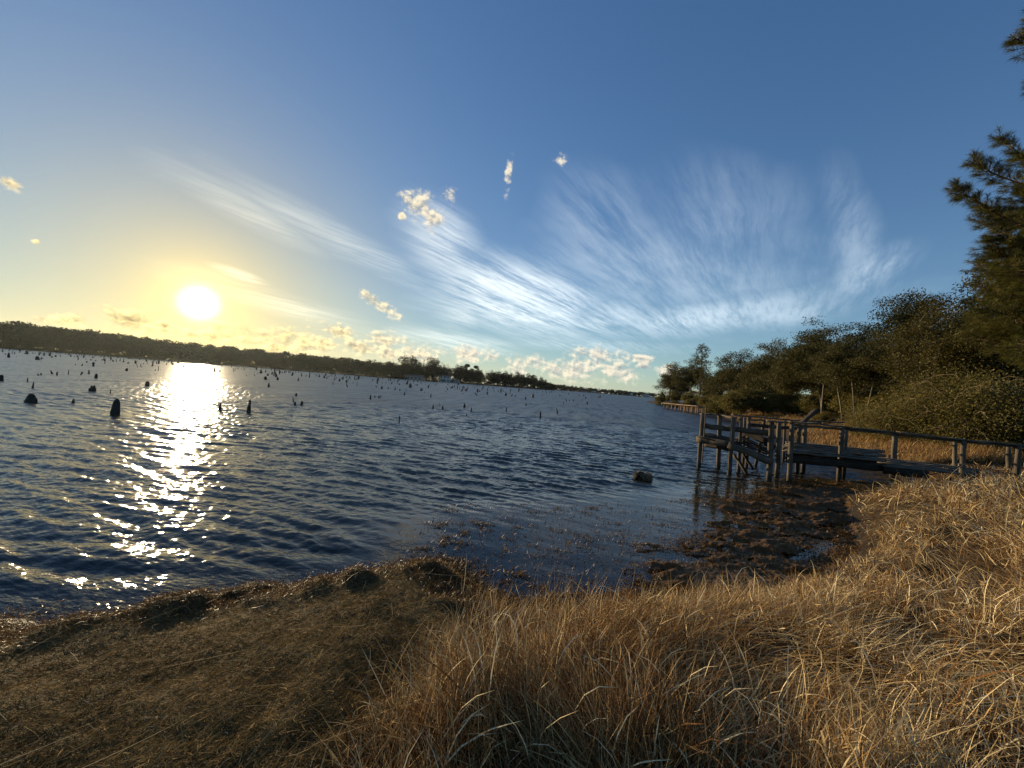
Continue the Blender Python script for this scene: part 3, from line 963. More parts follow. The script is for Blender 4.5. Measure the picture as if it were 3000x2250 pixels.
def build_big_pine():
    """the near pine whose trunk stands just outside the right edge of the photo and whose boughs reach in"""
    rng = np.random.default_rng(41)
    Y = 13.5
    base = at_y(3170, 1200, Y); bx = base[0]; z0 = gz(bx, Y)
    tr = np.array([(bx + 0.12 * math.sin(t * 3), Y + 0.1 * math.sin(t * 2), z0 - 0.3 + t * 17.5) for t in np.linspace(0, 1, 14)])
    paths = [(tr, np.linspace(0.24, 0.05, 14))]
    cen, dirs = [], []
    boughs = [  # tip in the photo (column, row), depth of the tip, number of tufts, thickness of the spray in metres
        (2962, 105, 12.5, 26, .35), (3010, 60, 13.5, 20, .4), (3040, 240, 14, 20, .4), (2795, 548, 12.2, 58, .32), (2850, 470, 12.6, 50, .34), (2930, 410, 13.0, 44, .32), (2990, 470, 14.0, 24, .4), (2868, 590, 13.2, 24, .24),
        (2860, 640, 12.8, 34, .34), (2930, 690, 13.0, 60, .5), (2885, 730, 13.4, 44, .42), (2990, 640, 14, 40, .5), (2960, 770, 12.7, 60, .55), (3030, 720, 13, 46, .6), (2900, 800, 14.2, 36, .45),
        (2880, 850, 14.4, 32, .45), (2950, 880, 13.2, 60, .55), (3020, 860, 12.6, 50, .6), (2850, 930, 14.6, 30, .45), (2960, 970, 13.6, 46, .5), (2900, 960, 14.2, 30, .4), (3040, 960, 13.0, 40, .6), (2940, 1030, 14.4, 20, .4), (2905, 620, 14.0, 40, .45), (2990, 560, 12.8, 40, .45), (2925, 760, 14.0, 44, .5), (2980, 820, 14.3, 50, .6), (2890, 900, 13.0, 40, .5), (2995, 930, 14.6, 50, .6), (2960, 700, 15.0, 40, .6), (3050, 540, 14.4, 40, .6), (2868, 780, 15.2, 40, .5), (2840, 985, 15.0, 30, .5), (2985, 1010, 12.2, 36, .5)]
    for px, py, yy, nt, th in boughs:
        tip = at_y(px, py, yy)
        zz = min(tip[2] - 0.2 + 0.30 * (bx - tip[0]) * rng.uniform(-0.2, 0.5), 15.5)
        p0 = np.array([np.interp(zz, tr[:, 2], tr[:, 0]), np.interp(zz, tr[:, 2], tr[:, 1]), zz])
        ts = np.linspace(0, 1, 7)
        sag = -0.10 * np.linalg.norm(tip - p0)
        bp = p0 + (tip - p0) * ts[:, None]; bp[:, 2] += sag * np.sin(math.pi * ts); bp += rng.normal(size=bp.shape) * 0.04
        bp[0] = p0
        paths.append((bp, np.linspace(0.050, 0.010, 7)))
        dr = (tip - p0) / np.linalg.norm(tip - p0)
        for _ in range(int(nt * 1.9)):
            f = rng.uniform(0.22, 1.0) ** 0.7
            q = np.array([np.interp(f, ts, bp[:, c]) for c in range(3)])
            side = rng.normal(size=3); side -= dr * (side @ dr); side /= np.linalg.norm(side)
            L = th * rng.uniform(0.3, 1.25) * (1.25 - 0.7 * f)
            e = q + dr * L * 1.0 + side * L * np.array([1.25, 1.25, .9]) + np.array([0, 0, .05])
            paths.append(([q, (q + e) / 2 + np.array([0, 0, -.03]), e], [0.012, 0.009, 0.006]))
            u = (e - q) / np.linalg.norm(e - q) * 0.7 + dr * .4 + np.array([0, 0, .25])
            cen.append(e); dirs.append(u / np.linalg.norm(u))
    tv, tq = tubes(paths, 6)
    nv, nq, tone = needle_tufts(np.array(cen), np.array(dirs), rng, 64, 0.25, 0.0042)
    t = empty('pine_tree', (bx, Y, z0), 'big near pine with long-needled boughs hanging in from the picture edge', 'tree')
    off = np.array([bx, Y, z0])
    link('trunk', mesh_np('big_pine_trunk', tv - off, tq, 4, M['bark_pine'], smooth=True), t)
    link('crown', mesh_np('big_pine_crown', nv - off, nq, 4, M['needle'], {'tone': tone}), t)


# ------------------------------------------------------------------ the far shore
def far_tree(seed, H, Wd, nl, leaf, kind='round'):
    """leaf clumps of a distant tree (arrays), trunk paths too"""
    rng = np.random.default_rng(seed)
    th = H * (0.45 if kind == 'pine' else 0.25)
    lobes = []
    for i in range(7):
        a = rng.uniform(0, 6.28); q = rng.uniform(0.1, 1.0)
        if kind == 'pine':
            s = Wd * rng.uniform(0.16, 0.26)
            lobes.append(((Wd * .3 * q * math.cos(a), Wd * .3 * q * math.sin(a), th + (H - th) * rng.uniform(0.1, 0.9)), (s, s, s * .6)))
        else:
            s = Wd * rng.uniform(0.2, 0.32)
            lobes.append(((Wd * .32 * q * math.cos(a), Wd * .32 * q * math.sin(a), H * rng.uniform(0.25, 0.8)), (s, s, s * .9)))
    lobes.append(((0, 0, H - Wd * .18), (Wd * .2, Wd * .2, Wd * .17)))
    pts, d = crown_points(rng, lobes, nl)
    tr = [(0, 0, -.5), (rng.normal() * .2, rng.normal() * .2, th), (0, 0, H * .85)]
    paths = [(tr, [H * .016, H * .012, H * .004])]
    for _ in range(8):
        p = pts[rng.integers(len(pts))]
        z_ = max(th * .8, p[2] - Wd * .3)
        paths.append(([(0, 0, z_), p], [H * .005, H * .002]))
    lv, lq = leaf_quads(pts, leaf, rng, 0.3, None, 1.3)
    return lv, lq, paths


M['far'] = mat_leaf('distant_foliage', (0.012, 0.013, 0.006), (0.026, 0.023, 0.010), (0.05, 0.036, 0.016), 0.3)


def build_far_shore():
    rng = np.random.default_rng(55)
    # skyline of the wooded shore on the photo: column, depth of the water's edge, tree height
    prof_px = [-420, 0, 200, 400, 600, 800, 1000, 1100, 1180]
    prof_y = [225, 258, 290, 322, 350, 350, 345, 338, 345]
    prof_h = [19, 19, 19.5, 18.5, 17.5, 16.5, 15.5, 15.0, 14.5]
    variants = [far_tree(60 + i, 1.0, .62 + .1 * (i % 3), 420, 0.058, 'pine' if i % 3 == 2 else 'round') for i in range(9)]
    V, Q, TN = [], [], []
    base = 0

    def add(px, y, H, sink=0.0):
        nonlocal base
        p = at_y(px, 1100, y)
        lv, lq, _ = variants[rng.integers(len(variants))]
        a = rng.uniform(0, 6.28); c, s_ = math.cos(a), math.sin(a)
        w = rng.uniform(.85, 1.25)
        v = lv * np.array([w, w, 1]) * H
        v = np.stack([v[:, 0] * c - v[:, 1] * s_, v[:, 0] * s_ + v[:, 1] * c, v[:, 2]], 1) + np.array([p[0], y, max(0.2, gz(p[0], y)) - 0.3 - sink * H])
        V.append(v); Q.append(lq + base); base += len(v)
        TN.append(np.repeat(np.clip(rng.normal(.4, .16) + rng.normal(0, .15, len(lq)), 0, 1), 4))
    # the unbroken wood left of the first house
    for row, (d0, hs) in enumerate(((2, .70), (8, .92), (16, 1.04), (26, 1.08), (40, 1.05))):
        px = -420.0
        while px < 1180:
            y = np.interp(px, prof_px, prof_y) + d0 + rng.uniform(-2, 5)
            H = np.interp(px, prof_px, prof_h) * hs * rng.uniform(.82, 1.08) - 0.035 * d0
            add(px, y, H)
            px += 5.4 * F_PX / y * rng.uniform(.4, .95)
        px = -420.0
    px = -420.0
    while px < 1180:                                     # undergrowth down at the water
        y = np.interp(px, prof_px, prof_y) + rng.uniform(0, 2)
        add(px, y, rng.uniform(4, 8), .28); px += 1.7 * F_PX / y * rng.uniform(.5, 1)
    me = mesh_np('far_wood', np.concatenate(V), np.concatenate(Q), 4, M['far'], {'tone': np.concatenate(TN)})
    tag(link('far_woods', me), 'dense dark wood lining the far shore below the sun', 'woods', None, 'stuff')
    # the distant low shore right of the headland
    V, Q, TN = [], [], []; base = 0
    for row, d0 in enumerate((4, 16, 30)):
        px = 1585.0
        while px < 1925:
            y = np.interp(px, [1600, 1700, 1800, 1900], [640, 760, 850, 870]) + d0
            add(px, y, (13.0 if px < 1680 else 12) * rng.uniform(.75, 1.1), .12); px += 4.5 * F_PX / y * rng.uniform(.5, 1)
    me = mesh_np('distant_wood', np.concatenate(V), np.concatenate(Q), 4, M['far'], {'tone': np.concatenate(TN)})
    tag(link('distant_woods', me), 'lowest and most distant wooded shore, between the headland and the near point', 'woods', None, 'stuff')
    V, Q, TN = [], [], []; base = 0
    for d0, hs in ((14, .80), (24, .92), (36, .98)):         # the mass of the headland wood behind the trees one can tell apart
        px = 1180.0
        while px < 1600:
            if not (1302 < px < 1340 and d0 < 30) and not (1408 < px < 1432):
                y = np.interp(px, [1100, 1200, 1300, 1380, 1440, 1480, 1560, 1640], [338, 352, 378, 405, 440, 440, 470, 495]) + d0
                add(px, y, np.interp(px, [1180, 1400, 1540, 1600], [16.5, 17.5, 15.5, 9]) * hs * rng.uniform(.8, 1.08))
            px += 5.0 * F_PX / y * rng.uniform(.4, .95)
    px = 1180.0
    while px < 1625:
        y = np.interp(px, [1100, 1200, 1300, 1380, 1440, 1480, 1560, 1640], [338, 352, 378, 405, 440, 440, 470, 495]) + 3
        if not (1182 < px < 1238 or 1286 < px < 1348):
            add(px, y, rng.uniform(3.5, 7), .28)
        px += 1.8 * F_PX / y * rng.uniform(.5, 1)
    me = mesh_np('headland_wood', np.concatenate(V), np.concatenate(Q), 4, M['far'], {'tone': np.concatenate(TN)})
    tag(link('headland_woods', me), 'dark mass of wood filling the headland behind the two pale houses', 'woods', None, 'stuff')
    # trees one can tell apart: the headland with the two houses
    def pair(key, seed, H, Wd, nl, leaf, kind):
        lv, lq, paths = far_tree(seed, H, Wd, nl, leaf, kind)
        tv, tq = tubes(paths, 5)
        r2 = np.random.default_rng(seed)
        return (mesh_np(key + '_trunk', tv, tq, 4, M['bark'], smooth=True), mesh_np(key + '_crown', lv, lq, 4, M['far'], {'tone': np.repeat(np.clip(r2.normal(.45, .2, len(lq)), 0, 1), 4)}))
    ro = [pair('far_oak_%d' % i, 80 + i, 20, 16, 1900, 0.72, 'round') for i in range(3)]
    pi = [pair('far_pine_%d' % i, 90 + i, 21, 11, 1200, 0.66, 'pine') for i in range(2)]
    def bare(seed):
        r2 = np.random.default_rng(seed)
        pts, _ = crown_points(r2, [((0, 0, 12), (5, 5, 5.5)), ((2, 0, 10), (4, 4, 4)), ((-2, .5, 11), (4, 4, 4))], 260)
        pts = pts[pts[:, 2] > 4]
        paths = skeleton([(0, 0, -.5), (0.1, 0, 3), (0, 0.1, 5), (.1, 0, 7.5)], pts, r2, 0.045, .12)
        return paths
    bp = bare(99)
    # thick limbs as the trunk, the spray of bare twigs as the crown
    big = [p for p in bp if max(p[1]) > 0.10]; small = [p for p in bp if max(p[1]) <= 0.10]
    tv, tq = tubes(big, 5); sv, sq = tubes(small, 4)
    bare_m = (mesh_np('bare_trunk', tv, tq, 4, M['bark'], smooth=True), mesh_np('bare_crown', sv, sq, 4, M['bark'], smooth=True))
    Gf = 'trees on the headland across the lake'
    dark = 'one of the dark bushy trees packed together on the headland across the lake'
    L = []
    # column, depth behind water's edge, kind, scale, label
    for px, dd, kind, sc, lab in [
            (1185, 10, 'o', 1.12, None), (1205, 20, 'o', 1.20, None), (1225, 6, 'o', .8, None), (1240, 16, 'b', 1.25, 'leafless tree poking up left of the first pale house'), (1258, 12, 'o', 1.22, 'round dark tree between the two pale houses'),
            (1275, 22, 'o', 1.1, None), (1268, 6, 'o', .9, None), (1290, 26, 'b', 1.25, 'leafless tree right above the second pale house'), (1306, 20, 'b', 1.15, 'leafless twiggy tree beside the second pale house, sky behind it'), (1322, 24, 'b', 1.0, 'small leafless tree between the pale houses and the twin pines'),
            (1338, 14, 'o', .98, None), (1368, 14, 'p', 1.03, 'left of the twin dark pines on the headland'), (1392, 12, 'p', 1.0, 'right of the twin dark pines on the headland'), (1352, 20, 'o', 1.0, None), (1380, 24, 'o', .9, None), (1345, 5, 'o', .55, 'squat dark tree just right of the second pale house'),
            (1408, 9, 'o', .85, None), (1428, 16, 'b', 1.05, 'leafless tree in the dip right of the twin pines'), (1440, 12, 'o', .92, None), (1458, 18, 'b', 1.0, 'leafless crown right of the dip in the headland trees'), (1462, 10, 'o', .9, None), (1482, 14, 'o', .95, None), (1498, 8, 'o', .86, None), (1515, 16, 'o', .98, None),
            (1532, 8, 'o', .84, None), (1548, 14, 'o', .95, None), (1562, 20, 'p', .85, 'pine near the outer tip of the headland'), (1570, 8, 'o', .82, None), (1586, 10, 'o', .80, None), (1600, 9, 'o', .66, None), (1614, 8, 'o', .5, None), (1626, 6, 'o', .36, 'last low bush at the tip of the headland'),
            (1420, 4, 'o', .6, None), (1450, 4, 'o', .6, None), (1480, 4, 'o', .6, None), (1510, 4, 'o', .62, None), (1540, 4, 'o', .6, None), (1565, 4, 'o', .6, None), (1590, 4, 'o', .5, None), (1395, 4, 'o', .55, None), (1370, 5, 'o', .6, None)]:
        y = float(np.interp(px, [1100, 1200, 1300, 1380, 1440, 1480, 1560, 1640], [338, 352, 378, 405, 440, 440, 470, 495])) + dd
        p = at_y(px, 1100, y)
        me = {'o': ro[rng.integers(3)], 'p': pi[rng.integers(2)], 'b': bare_m}[kind]
        plant({'o': 'bushy_tree', 'p': 'pine_tree', 'b': 'bare_tree'}[kind], me, (p[0], y, max(0.2, gz(p[0], y)) - .2), lab or dark, 'tree', Gf, rng.uniform(0, 6.28), sc)
    return

# ------------------------------------------------------------------ weathered wood: posts, beams, planks
def mat_wood(name, a, b, c):
    m, g, out = material(name)
    gv = attr(g, 'grain', 'Vector')
    x, y, z = g.sep(gv)
    n = g.noise(g.xyz(g.m('MULTIPLY', x, 1.6), g.m('MULTIPLY', y, 34.0), g.m('MULTIPLY', z, 34.0)), 1.0, 5, 0.65, 0.5)
    n2 = g.noise(gv, 2.2, 4, 0.6)
    base = g.ramp(g.m('ADD', g.m('MULTIPLY', n, 0.65), g.m('MULTIPLY', n2, 0.35)), [(0.32, a), (0.52, b), (0.68, c)])
    P = g.node('ShaderNodeNewGeometry').outputs['Position']
    wz = g.sep(P)[2]
    wet = g.ss(g.m('ADD', wz, g.m('MULTIPLY', n2, 0.25)), 0.18, 0.42, 0.75, 0.0)
    base = g.mix(wet, base, col(0.020, 0.017, 0.010))
    principled(g, out, base, 0.85, 0.25, bump(g, n, 0.7, 0.012))
    return m


M['wood'] = mat_wood('grey_weathered_wood', (0.026, 0.020, 0.014), (0.10, 0.080, 0.058), (0.21, 0.175, 0.13))
M['wood_dark'] = mat_wood('dark_wood', (0.010, 0.008, 0.006), (0.032, 0.025, 0.018), (0.075, 0.06, 0.045))  # darker wood for joists, fallen panel, some rails and boards
M['wood_warm'] = mat_wood('pale_new_wood', (0.12, 0.08, 0.05), (0.30, 0.21, 0.14), (0.42, 0.31, 0.22))


class Wood:
    """collects posts and planks into one mesh with a grain direction"""
    def __init__(self, seed=0):
        self.v, self.q, self.g, self.n = [], [], [], 0
        self.r = np.random.default_rng(seed)

    def _add(self, v, q, g):
        self.v.append(v); self.q.append(q + self.n); self.g.append(g + self.r.uniform(0, 40, 3)); self.n += len(v)

    def beam(self, p1, p2, w, h, side=None, seg=6, warp=0.010, bow=None):
        """a plank from p1 to p2, w wide along side, h thick across"""
        p1 = np.array(p1, float); p2 = np.array(p2, float)
        t = p2 - p1; L = np.linalg.norm(t); t /= L
        sd = np.cross(t, (0, 0, 1.0)) if side is None else np.array(side, float)
        sd = sd - t * (sd @ t); sd /= np.linalg.norm(sd)
        up = np.cross(sd, t)
        V, Gn = [], []
        tw = self.r.normal(0, warp * 2)
        for i, f in enumerate(np.linspace(0, 1, seg + 1)):
            c = p1 + t * L * f + (sd * self.r.normal(0, warp) + up * self.r.normal(0, warp))
            if bow is not None:
                c = c + np.array(bow) * f ** 3
            ang = tw * f
            s2 = sd * math.cos(ang) + up * math.sin(ang); u2 = up * math.cos(ang) - sd * math.sin(ang)
            for a, b in ((-1, -1), (1, -1), (1, 1), (-1, 1)):
                V.append(c + s2 * a * w / 2 + u2 * b * h / 2); Gn.append((L * f, a * w / 2, b * h / 2))
        Q = []
        for i in range(seg):
            for j in range(4):
                Q.append((i * 4 + j, i * 4 + (j + 1) % 4, i * 4 + 4 + (j + 1) % 4, i * 4 + 4 + j))
        e = seg * 4
        Q += [(3, 2, 1, 0), (e, e + 1, e + 2, e + 3)]
        self._add(np.array(V), np.array(Q), np.array(Gn))
        return self

    def post(self, base, top, r, taper=0.92, sides=10):
        base = np.array(base, float); top = np.array(top, float)
        t = top - base; L = np.linalg.norm(t); t /= L
        u = np.cross(t, (0, 1.0, 0)); u /= np.linalg.norm(u); w = np.cross(t, u)
        V, Gn = [], []
        wob = self.r.normal(0, r * .08, (9, 3))
        for i, f in enumerate(np.linspace(0, 1, 9)):
            rr = r * (1 + (taper - 1) * f) * (1 + self.r.normal(0, .02))
            for k in range(sides):
                a = 2 * math.pi * k / sides
                V.append(base + t * L * f + wob[i] + (u * math.cos(a) + w * math.sin(a)) * rr * (1 + 0.05 * math.sin(3 * a + r * 900)))
                Gn.append((L * f, rr * math.cos(a), rr * math.sin(a)))
        V.append(top + t * r * .10); Gn.append((L, 0, 0))
        Q = []
        for i in range(8):
            for j in range(sides):
                Q.append((i * sides + j, i * sides + (j + 1) % sides, (i + 1) * sides + (j + 1) % sides, (i + 1) * sides + j))
        o = 8 * sides; c = len(V) - 1
        for j in range(0, sides, 2):
            Q.append((o + j, o + j + 1, o + (j + 2) % sides, c))
        self._add(np.array(V), np.array(Q), np.array(Gn))
        return self

    def build(self, name, mat, parent, origin=(0, 0, 0)):
        v = np.concatenate(self.v) - np.array(origin)
        me = mesh_np(name, v, np.concatenate(self.q), 4, mat, {'grain': np.concatenate(self.g)})
        return link(name, me, parent)


def build_pier():
    o = np.array((8.5, 12.2, 0.0))
    t = empty('broken_pier', o, 'grey wooden fishing pier with handrails and a collapsed, sagging head', 'pier')
    sd = [0]

    def wood():
        sd[0] += 1
        return Wood(500 + sd[0])

    def post(tp, bp, r, mat='wood', y=None, bury=0.9):
        b = at_z(bp[0], bp[1], 0.0) if y is None else at_y(bp[0], bp[1], y)
        tpv = at_y(tp[0], tp[1], b[1])
        d = (tpv - b) / np.linalg.norm(tpv - b)
        wood().post(b - d * bury, tpv, r).build('post', M[mat], t, o)
        return tpv, b
    P = {}
    for k, tp, bp, r, y in [('A', (2059, 1214), (2047, 1369), .066, None), ('B', (2109, 1219), (2104, 1371), .070, None), ('C', (2150, 1226), (2136, 1390), .066, None),
                            ('D', (2261, 1237), (2252, 1407), .078, None), ('D2', (2283, 1238), (2275, 1398), .070, None), ('E', (2322, 1239), (2311, 1416), .066, None),
                            ('E2', (2343, 1240), (2334, 1385), .062, None), ('E3', (2359, 1242), (2353, 1385), .070, None), ('F', (2468, 1253), (2456, 1412), .070, None), ('F2', (2479, 1254), (2470, 1400), .065, None),
                            ('G', (2623, 1269), (2614, 1398), .085, None), ('H', (2798, 1288), (2798, 1372), .060, 13.0), ('I', (2824, 1291), (2817, 1400), .062, 11.0), ('J', (2955, 1298), (2953, 1392), .062, 12.7), ('K', (2985, 1304), (2979, 1412), .062, 10.6),
                            ('L', (3135, 1320), (3128, 1430), .062, 10.3),
                            ('R1', (2171, 1222), (2163, 1384), .055, None), ('R2', (2194, 1223), (2187, 1369), .055, None), ('R3', (2240, 1229), (2214, 1364), .055, None), ('R4', (2300, 1229), (2296, 1330), .05, 15.5), ('R5', (2182, 1223), (2178, 1340), .05, 14.2)]:
        P[k] = post(tp, bp, r, 'wood', y)

    def rail(pts, w, h, name='handrail', mat='wood', side=None, lift=0.0):
        for (a, b) in zip(pts[:-1], pts[1:]):
            wood().beam(at_y(*a) + np.array((0, 0, lift)), at_y(*b) + np.array((0, 0, lift)), w, h, side).build(name, M[mat], t, o)
    yD, yE, yF, yI, yK = P['D'][1][1], P['E'][1][1], P['F'][1][1], 11.0, 10.6
    # top rails
    rail([(2055, 1211, P['A'][1][1]), (2111, 1217, P['B'][1][1]), (2154, 1224, P['C'][1][1])], .15, .045)
    rail([(2246, 1233, yD), (2307, 1238, yD - .2)], .22, .045)
    rail([(2316, 1236, yE), (2470, 1250.5, yF), (2626, 1266.5, yF - .15), (2826, 1288.5, yI), (3000, 1304, yK), (3160, 1319, 10.3)], .15, .05)
    rail([(2316, 1243, yE + .03), (2470, 1257, yF + .03), (2626, 1273, yF - .12), (2826, 1294, yI + .03), (3000, 1309, yK + .03), (3160, 1325, 10.33)], .04, .075)
    rail([(2150, 1215, 13.0), (2243, 1225, 14.0), (2352, 1232, 15.0), (2470, 1238.5, 16.4)], .15, .05)
    rail([(2195, 1244, 13.6), (2258, 1251, 14.1), (2352, 1256, 15.0)], .04, .12, mat='wood_dark')
    rail([(2197, 1229, 13.7), (2258, 1235, 14.1)], .03, .06)
    # middle rails of the head
    rail([(2048, 1247, 12.75), (2120, 1254, 12.4), (2262, 1271, 11.55)], .045, .17, mat='wood')
    rail([(2170, 1263, 12.8), (2250, 1292, 12.0)], .05, .16, mat='wood_dark')
    # outer skirt boards: level at the outer end, then fallen down to the right
    wood().beam(at_y(2040, 1287, 12.62), at_y(2140, 1301, 11.75), .05, .19).build('skirt_board', M['wood'], t, o)
    wood().beam(at_y(2134, 1303, 11.70), at_y(2266, 1353, 11.25), .05, .20).build('skirt_board', M['wood'], t, o)
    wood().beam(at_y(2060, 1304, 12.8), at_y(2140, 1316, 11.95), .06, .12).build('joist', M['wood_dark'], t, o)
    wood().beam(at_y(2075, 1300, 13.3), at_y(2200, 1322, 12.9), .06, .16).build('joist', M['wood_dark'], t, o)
    # planks of the outer deck, humped
    w = wood()
    for i in range(7):
        f = i / 6
        a = at_y(2045 + 18 * f, 1284 - 10 * f, 12.6 + .9 * f); b = at_y(2140 + 30 * f, 1297 - 8 * f, 11.8 + 1.2 * f)
        w.beam(a + np.array((0, 0, .05 + .05 * math.sin(f * 3))), b + np.array((0, 0, .02 * i % .05)), .15, .035, bow=(0, 0, -.06))
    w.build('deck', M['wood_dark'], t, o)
    # the collapsed panel that slides down towards the middle
    w = wood()
    for i in range(8):
        f = i / 7
        a = at_y(2142 + 26 * f, 1296 - 20 * f, 11.8 + 1.5 * f); b = at_y(2258 - 6 * f, 1345 - 30 * f, 11.4 + 1.7 * f)
        w.beam(a, b, .17, .035)
    w.build('fallen_deck_panel', M['wood_dark'], t, o)
    for (a, b, wd) in [((2168, 1262, 12.9), (2255, 1306, 12.2), .15), ((2245, 1330, 11.9), (2256, 1302, 12.3), .3), ((2205, 1278, 13.2), (2268, 1283, 12.4), .14), ((2198, 1256, 13.4), (2196, 1238, 13.4), .06), ((2192, 1246, 13.3), (2199, 1222, 13.5), .05)]:
        wood().beam(at_y(*a), at_y(*b), wd, .04).build('loose_board', M['wood'] if wd < .1 else M['wood_dark'], t, o)
    wood().beam(at_y(2150, 1330, 11.95), at_y(2194, 1396, 12.1), .10, .045).build('brace', M['wood'], t, o)
    wood().beam(at_y(2178, 1330, 12.9), at_y(2206, 1376, 12.6), .10, .045).build('brace', M['wood_dark'], t, o)
    # walkway: two warped deck sections and the beams under them
    w = wood()
    for i in range(6):
        f = (i + .5) / 6
        a = at_y(2300 + 12 * f, 1324 - 31 * f, 11.55 + 1.9 * f); b = at_y(2584 - 4 * f, 1354 - 35 * f, 11.5 + 1.9 * f)
        w.beam(a, b, .325, .04, seg=10, warp=.010, bow=(0, 0, .03))
    w.build('deck', M['wood'], t, o)
    w = wood()
    for i in range(5):
        f = (i + .5) / 5
        a = at_y(2580, 1359 - 24 * f, 11.45 + 1.5 * f); b = at_y(2850 + 10 * f, 1394 - 22 * f, 10.9 + 1.7 * f)
        w.beam(a + np.array((0, 0, -.05)), b, .31, .04, seg=8, warp=.008)
    w.build('deck', M['wood'], t, o)
    w = wood()
    for i in range(4):
        f = (i + .5) / 4
        w.beam(at_y(2852, 1397 - 22 * f, 10.9 + 1.7 * f), at_y(3120, 1426 - 22 * f, 10.2 + 1.7 * f), .36, .04, seg=8)
    w.build('deck', M['wood'], t, o)
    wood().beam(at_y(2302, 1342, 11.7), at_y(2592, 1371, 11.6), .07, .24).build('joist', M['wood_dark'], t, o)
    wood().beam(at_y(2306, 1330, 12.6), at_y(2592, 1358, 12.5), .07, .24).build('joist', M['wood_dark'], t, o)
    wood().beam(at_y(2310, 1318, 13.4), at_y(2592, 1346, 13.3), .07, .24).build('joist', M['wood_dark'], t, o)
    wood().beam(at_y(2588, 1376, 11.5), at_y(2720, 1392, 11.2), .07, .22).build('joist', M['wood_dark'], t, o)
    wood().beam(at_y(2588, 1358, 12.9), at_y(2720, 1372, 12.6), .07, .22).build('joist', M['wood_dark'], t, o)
    for c, y0 in ((2318, 11.7), (2462, 11.7), (2600, 11.6)):
        wood().beam(at_y(c, 1355 + (c - 2318) * .08, y0), at_y(c + 6, 1318 + (c - 2318) * .08, y0 + 1.9), .07, .14).build('crossbeam', M['wood_dark'], t, o)
    # things of their own: a pole, a leaning board, a plank afloat
    b = empty('thin_pole', at_y(2061, 1300, 12.45), 'thin pale pole standing up at the outer corner of the broken pier', 'pole')
    Wood(700).post(np.array((0, 0, -.6)), at_y(2069, 1189, 12.45) - at_y(2061, 1300, 12.45), .018).build('shaft', M['wood'], b)
    p1, p2 = at_y(2350, 1236, 13.0), at_y(2394, 1200, 13.3)
    b = empty('loose_board', p1, 'split grey board sticking up at a slant from the pier handrail', 'board')
    Wood(701).beam((0, 0, 0), p2 - p1, .17, .03, side=(0.3, 1, 0.5)).build('plank', M['wood_dark'], b)
    p1, p2 = at_z(2262, 1392, .02), at_z(2284, 1386, .05)
    b = empty('driftwood_plank', p1, 'short sunlit plank afloat among the pier piles', 'plank')
    Wood(702).beam((0, 0, 0.01), p2 - p1, .07, .03).build('plank', M['wood_warm'], b)


def build_far_dock():
    p = at_z(1952, 1198); o = np.array((p[0], p[1], 0))
    t = empty('far_dock', o, 'small reddish dock on posts farther along the near shore', 'dock')
    P1 = at_y(1951, 1181.5, 75.5); P2 = at_y(2062, 1191.5, 60)
    Wood(801).beam(P1, P2, 1.6, .10, seg=12).build('deck', M['wood_warm'], t, o)
    d = (P2 - P1)
    Wood(802).beam(P1 + np.array((-.2, -.95, -.12)), P2 + np.array((0, -.95, -.12)), .06, .22, seg=12).build('skirt_board', M['wood_dark'], t, o)
    Wood(803).beam(P1 + np.array((-.95, -.6, -.10)), P1 + np.array((-.55, .7, -.10)), .06, .32).build('end_board', M['wood_warm'], t, o)
    for f in (0.0, .14, .25, .36, .50, .52, .60, .66, .78, .80, .93):
        for sgn in (-.72, .72):
            q = P1 + d * f + np.array((0, sgn, 0))
            Wood(810 + int(f * 100)).post((q[0], q[1], -.8), (q[0], q[1], q[2] - .03), .10).build('post', M['wood_warm'], t, o)


def box_np(x0, x1, y0, y1, z0, z1):
    v = np.array([(x, y, z) for z in (z0, z1) for x, y in ((x0, y0), (x1, y0), (x1, y1), (x0, y1))], float)
    q = np.array([(3, 2, 1, 0), (4, 5, 6, 7), (0, 1, 5, 4), (1, 2, 6, 5), (2, 3, 7, 6), (3, 0, 4, 7)])
    return v, q


def mat_plain(name, c, rough=0.8, spec=0.3):
    m, g, out = material(name)
    P = g.node('ShaderNodeTexCoord').outputs['Object']
    n = g.noise(P, 1.7, 5, 0.6)
    principled(g, out, g.mix(g.ss(n, .3, .7), col(*[k * .72 for k in c]), col(*c)), rough, spec)
    return m


M['house_wall'] = mat_plain('pale_siding', (0.34, 0.32, 0.29))
M['house_white'] = mat_plain('white_siding', (0.52, 0.51, 0.48))
M['house_roof'] = mat_plain('grey_shingles', (0.13, 0.12, 0.115))
M['roof_pale'] = mat_plain('pale_metal_roof', (0.55, 0.55, 0.55))
M['glass'] = mat_plain('dark_window_glass', (0.03, 0.035, 0.04), 0.1, 0.5)
M['trim'] = mat_plain('window_trim', (0.4, 0.4, 0.38))


